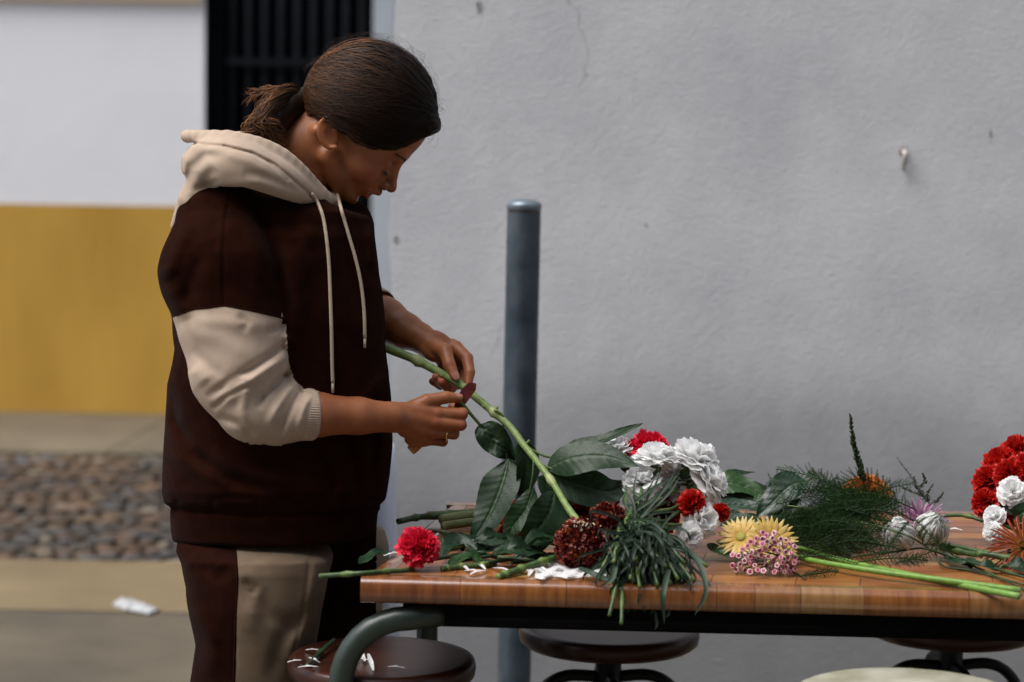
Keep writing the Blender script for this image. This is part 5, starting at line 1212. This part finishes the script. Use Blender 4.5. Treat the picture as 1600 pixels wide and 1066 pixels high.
# ---- the bunch of white and red carnations
tie_=W(990,812,3.605)
CN=[('pink',1012,700,3.80,36,(.0,.15,.9),'cerise carnation at the very top of the white bunch',(1060,905,3.48)),
 ('white',1024,716,3.745,33,(.1,.25,.95),'white carnation below the cerise one, seen from its green calyx side',(1000,918,3.475)),
 ('white',966,704,3.80,26,(-.4,.2,.9),'white carnation at the left of the bunch, behind the long leaf',(935,905,3.49)),
 ('white',1084,716,3.78,39,(.4,.1,.9),'largest white carnation, at the upper right of the bunch',(952,962,3.455)),
 ('white',1108,750,3.76,33,(.8,-.1,.6),'white carnation at the far right of the bunch under the largest one',(971,975,3.45)),
 ('white',1004,750,3.73,29,(-.1,-.3,.9),'white carnation in the middle left of the bunch above the bundled stems',(1083,908,3.48)),
 ('white',1060,745,3.79,32,(.2,-.2,.9),'white carnation in the centre of the bunch between largest and middle left one',(1048,912,3.48)),
 ('red',1082,788,3.69,24,(.3,-.9,.15),'scarlet carnation facing the viewer on the right side of the bunch',(1070,880,3.50)),
 ('white',1098,812,3.69,27,(.5,-.7,.3),'white carnation low on the right, below the scarlet one',(1105,885,3.50)),
 ('white',1078,838,3.66,21,(.3,-.8,.1),'small white carnation lowest in the bunch, almost touching the table',(1028,915,3.48)),
 ('red',1127,800,3.73,16,(.6,-.6,.4),'small bright red bloom peeping out at the right edge of the bunch',(1090,872,3.52)),
 ('white',1040,772,3.78,26,(.1,-.5,.7),'white carnation half hidden behind the bundled stems',(985,905,3.48))]
for i,(k,x,y,Y,r_,ax,lb,e) in enumerate(CN):
    c=W(x,y,Y); j=SK([fr.uniform(-.015,.012),fr.uniform(-.008,.014),fr.uniform(-.006,.006)]); en=W(*e)
    mid=(c+tie_)/2+SK([0,-.012,-.012])
    carnation(k,x,y,Y,r_,ax,lb,[mid,tie_+j,(tie_+j)*.45+en*.55+SK([0,-.006,.006]),en],leaves=6,srad=.0025,var=i%3,group='carnations in the bunch on the table edge',nodes=5,tint=fr.uniform(.2,.55))
bb=MB()
fol=root('bunch_foliage','dense dark green narrow leaves and cut stalks hanging from the carnation bunch over the table edge','leaves',tie_)
for k in range(230):
    a=tie_+SK([fr.gauss(.008,.022),fr.gauss(0,.012),fr.gauss(-.022,.014)]); e=W(fr.gauss(1014,38),fr.gauss(886,28),3.505+fr.uniform(-.02,.03)); m_=(a+e)/2+SK([fr.uniform(-.015,.015),-.018,fr.uniform(0,.015)])
    mbb=MB(); blade(bb,[a,m_,e,e+SK([fr.uniform(-.006,.006),-.002,-.016])],fr.uniform(.0014,.0036),fr.uniform(0,.55)**1.5,face=(fr.uniform(-.6,.6),-.8,.3))
for k in range(22):
    a=tie_+SK([fr.gauss(0,.012),fr.gauss(0,.01),fr.gauss(0,.01)]); e=W(fr.uniform(955,1075),fr.uniform(735,800),3.66+fr.uniform(-.03,.03)); blade(bb,[a,(a+e)/2+SK([fr.uniform(-.01,.01),-.008,.004]),e],fr.uniform(.0012,.0024),fr.uniform(0,.8))
bb.build('narrow_leaves',BLADE,fol)['kind']='stuff'
for k in range(24):
    a=tie_+SK([fr.gauss(.004,.016),fr.gauss(0,.01),-.01]); e=W(fr.uniform(945,1095),fr.uniform(872,925),3.49+fr.uniform(-.01,.03)); mbb=MB(); stem_tube(mbb,[e,(a+e)/2+SK([fr.uniform(-.01,.01),-.012,.006]),a],[.0032,.003,.0028],18,fr.uniform(.15,.5),2); mbb.build('stalk',STEM,fol)
for pts in ([(905,888,3.53),(925,896,3.50),(955,905,3.49),(985,880,3.5)],[(1070,855,3.53),(1092,880,3.49),(1103,925,3.455),(1085,962,3.45)],[(1045,890,3.49),(1036,930,3.455),(1038,975,3.45)],[(965,850,3.52),(958,900,3.475),(944,915,3.465)]):
    mbb=MB(); blade(mbb,Wl(pts),.0042,.35,16); mbb.build('leaf',BLADE,fol)
# ---- yellow gerberas with long bare stems
def gerbera(px,py,Y,rpx,axis,label,stem,n=30):
    c=W(px,py,Y); axis=SK(axis,dtype=float); axis/=np.linalg.norm(axis); Rm=orient(axis); r_=rpx*Y/FP; g=root('gerbera',label,'flower',c,'yellow gerberas')
    for k in range(n):
        a=2*math.pi*k/n+fr.uniform(-.05,.05); side=Rm@SK([math.cos(a),math.sin(a),0]); mb=MB(); lay=k%2
        petal(mb,c+side*r_*.16+axis*.001*lay,axis,side,r_*(.84-.08*lay),r_*.115,R(76-10*lay),R(92+fr.uniform(-8,8)),8,4,ruf=.01,cup=-.02,tint0=.1,tint1=fr.uniform(.5,1),wexp=.45,tip=.75); mb.build('petal',PM['yellow'],g)
    V,Fc=lathe([(0,.004),(r_*.1,.0045),(r_*.2,.002),(r_*.2,-.003),(r_*.1,-.008),(0,-.010)],(0,0,0),20); mb=MB(); mb.add(SK(V)@Rm.T+c,Fc,None,.2); mb.build('disc',mat('gerbera_disc',(.35,.25,.04),.8,(.2,.25,.05),400),g)
    mb=MB(); stem_tube(mb,[SK(p) for p in stem][::-1]+[c-axis*.008],[.0052,.0046,.0042,.004],50,.55,0,12); mb.build('stem',tintmat('bright_green_stem',[(0,(0.0780,0.1625,0.0195)),(.6,(0.1430,0.2730,0.0390)),(1,(0.2730,0.3900,0.1300))],rough=.4,trans=0),g)
gerbera(1158,840,3.69,42,(-.25,-.62,.65),'pale yellow gerbera, left one of the pair beside the white carnations',[Tt(1240,868,.012),Tt(1290,880,.012),Tt(1400,897,.012),Tt(1594,923,.0055)])
gerbera(1206,846,3.645,47,(.2,-.72,.62),'pale yellow gerbera, right one of the pair, behind the pink buds',[Tt(1252,858,.022),Tt(1300,872,.008),Tt(1400,894,.0055),Tt(1592,932,.0055)])
# ---- pink wax flower sprig
wf=root('waxflower_sprig','sprig of tiny pink waxflower buds lying in front of the yellow gerberas','flower',Tt(1195,885,0))
WX=[mat('waxflower_pink',(.55,.14,.22),.35,(.75,.42,.48),500,coat=.2),mat('waxflower_pale',(.72,.42,.46),.35,(.8,.62,.62),500)]; WD=mat('waxflower_eye',(.25,.02,.05),.4)
V,Fc=lathe([(0,-1.1),(.45,-.9),(.8,-.3),(1.0,.25),(.95,.45),(.72,.55),(.55,.35)],(0,0,0),10); V=SK(V)
for i in range(len(V)):
    if V[i,2]>.1: V[i,:2]*=1+.1*math.cos(5*math.atan2(V[i,1],V[i,0]))
bd=[]
for mt in WX: 
    o=obj('bud',V,Fc,mt); bd.append(o.data); bpy.data.objects.remove(o)
V2,F2=lathe([(.6,.36),(.35,.46),(0,.5)],(0,0,0),10); o=obj('bud_eye',V2,F2,WD); eye=o.data; bpy.data.objects.remove(o)
mb=MB(); hub=W(1225,872,3.58)
pl=[]
tries=0
while len(pl)<62 and tries<4000:
    tries+=1; x=fr.uniform(1145,1243); y=fr.uniform(826,895)
    if (x<1160 and y<855) or y<826+max(0,(x-1205))*.75 or y<832+max(0,(1190-x))*.8: continue
    if any((x-a)**2+(y-b_)**2<62 for a,b_ in pl): continue
    pl.append((x,y)); Y=3.565+fr.uniform(-.012,.03); c=W(x,y,Y)
    if c[2]<.755: c=T(x,y,.756)
    r_=fr.uniform(3.8,5.4)*Y/FP; ax=SK([fr.uniform(-.8,.5),-.7,fr.uniform(-.2,.7)]); ax/=np.linalg.norm(ax); Rm=orient(ax)
    b_o=inst('bud',bd[fr.random()<.4],wf,c,Rm,r_); e_=bpy.data.objects.new('bud_eye',eye); COL.objects.link(e_); e_.parent=b_o
    stem_tube(mb,[c-ax*r_,c-ax*.010+SK([.003,.004,-.002]),c*.5+hub*.5],[.0005,.0006,.0008],6,.4,sides=4)
stem_tube(mb,[Tt(1258,905,.003),Tt(1235,888,.004),hub,W(1190,860,3.585)],[.0012,.0014,.0012],12,.3,sides=6)
mb.build('twigs',STEMD,wf)
# ---- broad green leafy branches at the back
for (lb,pp_) in [('dark leafy branch filling the gap between the white carnations and the gerberas',[([(1125,822,3.86),(1150,812,3.86),(1185,806,3.86)],.014,LEAF),([(1110,760,4.02),(1140,742,4.02),(1180,738,4.03)],.010,LEAF),([(1120,845,3.74),(1145,852,3.73),(1175,862,3.72)],.012,LEAF),([(1100,778,3.97),(1150,775,3.96),(1195,790,3.95)],.018,LEAF),([(1105,850,3.70),(1125,862,3.68),(1150,872,3.67)],.009,LEAFL)]),
                 ('leafy branch with broad glossy leaves lying behind the gerberas',[([(1108,772,3.98),(1135,756,3.97),(1165,762,3.97),(1200,778,3.96)],.026,LEAFL),([(1150,746,4.0),(1165,752,4.0),(1200,766,4.0),(1215,772,4.0)],.008,LEAF),([(1120,790,3.93),(1160,790,3.93),(1205,800,3.92)],.014,LEAFB),([(1115,800,3.9),(1150,812,3.9),(1195,822,3.88)],.016,LEAF)]),
                 ('leafy branch with blue green leathery leaves, left of the fern',[([(1262,752,3.93),(1235,760,3.92),(1208,785,3.91),(1182,808,3.90)],.030,LEAFB),([(1250,780,3.9),(1225,800,3.9),(1190,818,3.89)],.02,LEAFB),([(1175,790,3.95),(1200,782,3.95),(1240,786,3.95)],.016,LEAFL),([(1260,800,3.86),(1230,815,3.85),(1200,838,3.84)],.018,LEAF)])]:
    rt_=root('leafy_branch',lb,'branch',Tt(1180,820,0))
    for pts,hw,mt in pp_: leaf(Wl(pts),hw,(0,-.6,.8),mt,rt_,fold=.2,veins=8)
    mb=MB(); x0=pp_[0][0][0]; stem_tube(mb,[Tt(1130,800,.03),Tt(1165,808,.03),Tt(1200,815,.025),Tt(1260,822,.02)],[.005,.0045,.004,.003],20,.6); mb.build('stem',STEM,rt_)
# ---- feathery fern
def fern(pts,label,dens=26,bl=.04,needle=.0065,group='feathery fern fronds heaped on the table',tint=.3,droop=.3,name='fern_frond',cat='fern',spread=1.0):
    C=spline(pts,dens*2); rt_=root(name,label,cat,C[0],group); mb=MB(); stem_tube(mb,pts,[.0013,.0008],24,.5,sides=5,endlight=False)
    L=len(C); t=np.gradient(C,axis=0); t/=np.linalg.norm(t,axis=1)[:,None]; V=[];Fc=[];A=[]
    for i in range(3,L-1):
        s=i/L; side=SK([0,-.5,.85]) if abs(t[i][0])>.6 else SK([1,-.2,0]); sd=side-t[i]*np.dot(side,t[i]); sd/=np.linalg.norm(sd); sg=1 if i%2 else -1
        l=bl*(math.sin(math.pi*min(1,.15+s*.85))**.7)*fr.uniform(.7,1.1); d=sd*sg*spread+t[i]*.75+SK([fr.uniform(-.25,.25),fr.uniform(-.4,.3),fr.uniform(-.2,.2)]); d/=np.linalg.norm(d)
        n=max(4,int(l/.0021)); pv=C[i].copy(); ti=tint+fr.uniform(-.25,.3)
        # the branchlet
        e=C[i]+d*l+SK([0,0,-l*droop*.4]); 
        w=np.cross(d,[0,-1,.3]); w/=np.linalg.norm(w)+1e-9; b0=len(V); V+=[C[i]-w*.0004,C[i]+w*.0004,e]; A+=[ti]*3; Fc.append((b0,b0+1,b0+2))
        for k in range(1,n):
            u=k/n; q=C[i]+(e-C[i])*u; nl=needle*(1-.6*u)*fr.uniform(.7,1.2)
            for sg2 in (-1,1):
                nd=d*.8+w*sg2*.8+SK([fr.uniform(-.4,.4),fr.uniform(-.5,.3),fr.uniform(-.3,.3)]); nd/=np.linalg.norm(nd); ww=np.cross(nd,[0,-1,.2]); ww/=np.linalg.norm(ww)+1e-9
                b0=len(V); V+=[q-ww*.00034,q+ww*.00034,q+nd*nl]; A+=[ti+.1]*3; Fc.append((b0,b0+1,b0+2))
    mb.add(V,Fc,None,A); o=mb.build('frond',FERN,rt_); o['kind']='stuff'; return rt_
FR=[([(1420,820,3.86),(1340,775,3.86),(1270,745,3.88),(1212,733,3.92)],'pale airy fern frond arching up at the left end of the fern heap',.036,.75),
    ([(1300,800,3.9),(1300,770,3.9),(1282,748,3.9),(1262,738,3.9)],'fern frond with a curled tip, second from the left of the heap',.03,.5),
    ([(1290,830,3.86),(1355,790,3.86),(1385,765,3.88),(1430,755,3.92)],'fern frond rising to the right over the orange bloom',.035,.45),
    ([(1200,740,3.92),(1225,800,3.86),(1235,850,3.82)],'fern frond drooping down beside the leathery leaves',.03,.05),
    ([(1130,835,3.78),(1175,855,3.7),(1195,862,3.66)],'short fern frond tucked under the gerbera heads',.026,.2)]
for pts,lb,bl,ti in FR: fern(Wl(pts),lb,bl=bl,tint=ti)
for k in range(46):
    x0=fr.uniform(1192,1300); y0=fr.uniform(768,866); x1=x0+fr.uniform(85,150); y1=y0+fr.uniform(-30,25); Y=3.70+ (862-y0)*.0022+fr.uniform(-.02,.02)
    if fr.random()<.4: x0,x1=x1,x0
    y1=min(y1,868)
    pts=[W(x0,y0,Y),W((x0+x1)/2,(y0+y1)/2-fr.uniform(4,22),Y-.01),W(x1,y1,Y-.02)]
    for q in pts: q[2]=max(q[2],.757)
    fern(pts,'dark feathery fern frond in the thick of the fern heap',dens=22,bl=fr.uniform(.030,.045),tint=fr.uniform(.0,.35),group='dark fern fronds in the fern heap')
for k,(pts,lb) in enumerate([([(1370,872,3.60),(1395,845,3.60),(1420,815,3.62)],'thin fern sprig lying over the left rounded white bloom'),([(1490,868,3.62),(1462,845,3.62),(1430,812,3.64)],'thin fern sprig lying over the right rounded white bloom'),([(1400,880,3.62),(1440,868,3.6),(1485,850,3.64)],'fern sprig lying in front of the rounded white blooms')]):
    fern(Wl(pts),lb,dens=20,bl=.020,needle=.005,tint=.15)
for k,(pts,lb) in enumerate([([(1235,872,3.66),(1290,868,3.64),(1340,880,3.60)],'fern tip lying flat just behind the gerbera stems'),([(1340,878,3.62),(1400,872,3.62),(1450,876,3.62)],'fern tip lying flat between the heap and the white blooms'),([(1250,905,3.55),(1280,896,3.56),(1310,892,3.57)],'tiny fern tip under the gerbera stems')]):
    P=Wl(pts)
    for q in P: q[2]=max(q[2],.756)
    fern(P,lb,dens=20,bl=.022,needle=.005,tint=.2)
# filling stalks of the heap
for p_ in [[(1230,790,3.85),(1300,800,3.82),(1390,815,3.8)],[(1290,780,3.85),(1360,800,3.83),(1440,842,3.75)]]:
    loose('thin_stem','upper thin wiry stem crossing the fern heap' if p_[0][0]==1230 else 'lower thin wiry stem leaving the fern heap towards the white blooms',Wl(p_),.0010,.8,2,STEM,group='thin wiry stems crossing the fern heap')
# ---- dark flowering spike and grey statice
def spike(pts,label,w=.004,n=70,side=None,mt=None,cat='plant',name='flower_spike'):
    C=spline(pts,n); rt_=root(name,label,cat,C[0]); mb=MB(); stem_tube(mb,pts,[.0016,.0008],24,.3,sides=6); mb.build('stem',STEMD,rt_); mb=MB(); t=np.gradient(C,axis=0); t/=np.linalg.norm(t,axis=1)[:,None]
    for i in range(int(n*.12),n):
        s=i/n; 
        for k in range(3):
            a=fr.uniform(0,6.28); d=SK([math.cos(a),math.sin(a),0])*.7+t[i]*1.0; l=w*(1.3-.9*s)*fr.uniform(.7,1.2); stem_tube(mb,[C[i],C[i]+d*l*.6,C[i]+d*l],[l*.12,l*.28,l*.04],3,fr.uniform(.0,.5),sides=5,endlight=False)
    mb.build('scales',mt or STEMD,rt_); return rt_
spike(Wl([(1353,770,3.9),(1345,735,3.9),(1336,700,3.9),(1332,680,3.9),(1329,650,3.9)]),'tall dark upright spike standing above the fern and orange bloom',.0085)
sg_=tintmat('grey_green_statice',[(0,(0.0400,0.0560,0.0360)),(.5,(0.0800,0.0960,0.0720)),(1,(0.1600,0.1760,0.1440))],rough=.7,trans=.1)
st_=root('statice_sprig','grey green feathery statice sprig leaning over the lilac flower','plant',W(1450,790,3.86))
for pts in ([(1455,795,3.86),(1430,755,3.87),(1402,716,3.9)],[(1445,780,3.86),(1432,762,3.86),(1428,745,3.86)],[(1450,788,3.86),(1450,770,3.86),(1458,757,3.86)],[(1452,792,3.85),(1465,782,3.86),(1474,770,3.86)],[(1440,775,3.86),(1418,766,3.86),(1405,758,3.86)],[(1436,765,3.86),(1445,752,3.87),(1442,740,3.87)]):
    C=spline(Wl(pts),22); mb=MB(); stem_tube(mb,C,[.0011,.0006],22,.3,sides=5)
    for i in range(3,22):
        for k in range(4):
            d=SK([fr.uniform(-1,1),fr.uniform(-.6,.4),fr.uniform(-.2,1)]); d/=np.linalg.norm(d); l=fr.uniform(.003,.006)*(1.25-i/22); stem_tube(mb,[C[i],C[i]+d*l],[.0005,.0009],3,fr.uniform(.2,.9),sides=4,endlight=False)
    mb.build('twig',sg_,st_)
carnation('orange',1355,768,3.95,40,(0,-.35,.9),'orange bloom showing above the fern heap, at the foot of the dark spike',var=0,flat=.75,name='orange_bloom',group=None)
# ---- chrysanthemums
def mum(px,py,Y,rpx,axis,kind,label,layers,Wf=.13,curl=(20,95),name='chrysanthemum',inc=0.0,lenj=.1,stem=None,tip=.5,wexp=.5,nmul=1):
    c=W(px,py,Y); axis=SK(axis,dtype=float); axis/=np.linalg.norm(axis); Rm=orient(axis); r_=rpx*Y/FP; g=root(name,label,'flower',c); mb=MB()
    for q,(n,a0,a1,Lf) in enumerate(layers):
        for k in range(n):
            a=2*math.pi*(k+.5*(q%2))/n+fr.uniform(-.12,.12); side=Rm@SK([math.cos(a),math.sin(a),0]); petal(mb,c-axis*r_*.45+side*r_*.05,axis,side,r_*Lf*(1+fr.uniform(-lenj,lenj)),r_*Wf,R(a0+fr.uniform(-8,8)),R(a1+fr.uniform(-18,18)),8,4,cup=.03,tint0=0,tint1=fr.uniform(.5,1),wexp=wexp,tip=tip,ruf=.02)
    mb.build('petals',PM[kind],g); calyx(g,c-axis*r_*.62,axis,r_*.13)
    if stem is not None: m_=MB(); stem_tube(m_,[SK(p) for p in stem][::-1]+[c-axis*r_*.6],[.004,.0038,.0034],30,.35,2,10); m_.build('stem',STEM,g)
    return g
ball=[(30,118,-55,1.65),(30,104,-58,1.6),(26,88,-52,1.55),(22,66,-45,1.45),(14,40,-20,1.3)]
mum(1408,840,3.70,40,(-.5,-.5,.5),'ivory','rounded white closed bloom lying on the table, left one of two',ball,Wf=.085,tip=.3,wexp=.6)
mum(1453,832,3.72,38,(.3,-.4,.75),'ivory','rounded white closed bloom, right one of two, under the grey sprig',ball,Wf=.085,tip=.3,wexp=.6,stem=[Tt(1480,852,.02),Tt(1530,862,.018),Tt(1610,885,.012)])
mum(1440,800,3.84,42,(0,-.15,1),'lilac','lilac chrysanthemum with strap petals behind the white blooms',[(22,80,100,1.1),(20,60,85,1.05),(16,40,60,1.0),(12,15,30,.9)],Wf=.085)
mum(1592,842,3.66,50,(-.55,-.45,.7),'spider','rust orange spider chrysanthemum with thread petals at the right edge',[(34,75,112,1.15),(34,60,95,1.15),(28,45,75,1.1),(22,20,50,1.0)],Wf=.032,lenj=.2,tip=.2)
# ---- red carnation bunch at right edge
RB=[('red',1592,706,3.90,33,(-.1,-.3,.9),'red carnation at the top of the bunch on the right edge'),('red',1562,722,3.88,30,(-.5,-.4,.8),'red carnation second from the top left of the right hand bunch'),('red',1543,752,3.86,29,(-.8,-.4,.5),'red carnation on the left shoulder of the right hand bunch'),('red',1606,738,3.84,36,(.1,-.8,.6),'red carnation facing out in the middle of the right hand bunch'),('red',1538,786,3.84,25,(-.8,-.6,.2),'lowest left red carnation of the right hand bunch'),('red',1578,742,3.83,29,(-.3,-.8,.5),'red carnation just above the white one in the right hand bunch'),('dark',1566,800,3.84,24,(-.2,-.9,0),'dark red carnation in the shade under the right hand bunch'),('red',1622,780,3.82,30,(.3,-.9,.2),'red carnation cut by the frame, right of the white one'),
    ('white',1583,768,3.79,23,(-.3,-.8,.5),'white carnation tucked into the red bunch at right'),('white',1553,806,3.76,17,(-.5,-.6,.6),'upper small white bloom at the foot of the red bunch'),('white',1550,830,3.73,15,(-.6,-.6,.4),'lower small white bloom beside the spider chrysanthemum')]
hub2=W(1660,850,3.82)
for i,(k,x,y,Y,r_,ax,lb) in enumerate(RB):
    c=W(x,y,Y); carnation(k,x,y,Y,r_,ax,lb,[(c+hub2)/2+SK([0,0,-.01]),hub2+SK([.03,0,-.02])],leaves=3,var=i%3,group='carnations in the bunch at the right edge')
for pts,hw,mt in [([(1570,795,3.80),(1595,790,3.79),(1620,800,3.79)],.018,LEAF),([(1585,810,3.78),(1600,800,3.77),(1625,790,3.77)],.016,LEAF)]:
    tag(leaf(Wl(pts),hw,(0,-.8,.4),mt,None,name='loose_leaf'),'upper dark leaf in the gap under the red bunch' if pts[0][0]==1570 or False else 'lower dark leaf in the gap under the red bunch','leaf','dark leaves under the right hand bunch')
# ---- stems and leaves strewn at the right
for lb,p_,r_,mt,t_ in [('arched green stem joining the lilac flower to the right edge',[(1450,812,.02),(1480,806,.035),(1510,806,.04),(1545,816,.035),(1600,822,.03)],.0032,STEM,.35),
   ('thick green stem with a knobbly joint at the right',[(1470,856,.012),(1520,866,.014),(1545,866,.02),(1610,880,.012)],.0046,STEM,.3),
   ('long thin stem running from the fern heap to the lower right',[(1330,870,.012),(1400,862,.02),(1450,858,.02),(1520,884,.008),(1610,926,.004)],.0016,STEMD,.5),
   ('thin forked stem lying nearest the gerbera stems',[(1460,862,.012),(1475,885,.006),(1520,892,.004),(1600,914,.004)],.0015,STEMD,.5),
   ('straight dark stem crossing towards the right edge under the spider bloom',[(1455,860,.016),(1520,878,.01),(1610,905,.006)],.0022,STEMD,.4),
   ('thin wiry stem lying across the white closed blooms',[(1320,812,.05),(1370,822,.055),(1420,838,.06),(1450,856,.03)],.0014,STEMD,.7)]:
    loose('thin_stem',lb,[Tt(*q) for q in p_],r_,t_,3,mt)
for lb,pts,hw in [('dark jagged leaf under the knobbly stem at the right',[(1500,878,.006),(1530,884,.012),(1570,890,.006)],.013),('dark leaf at the right edge below the spider chrysanthemum',[(1575,872,.016),(1600,862,.022),(1630,868,.01)],.016),('small dark leaf left of the knobbly joint',[(1475,870,.006),(1495,880,.01),(1520,886,.006)],.010),('dark leaf at the right end of the thin stems',[(1560,888,.006),(1590,886,.012),(1625,893,.006)],.014)]:
    tag(leaf([Tt(*p) for p in pts],hw,(0,-.4,.9),LEAF,None,name='loose_leaf',fold=.4,wave=.3),lb,'leaf')
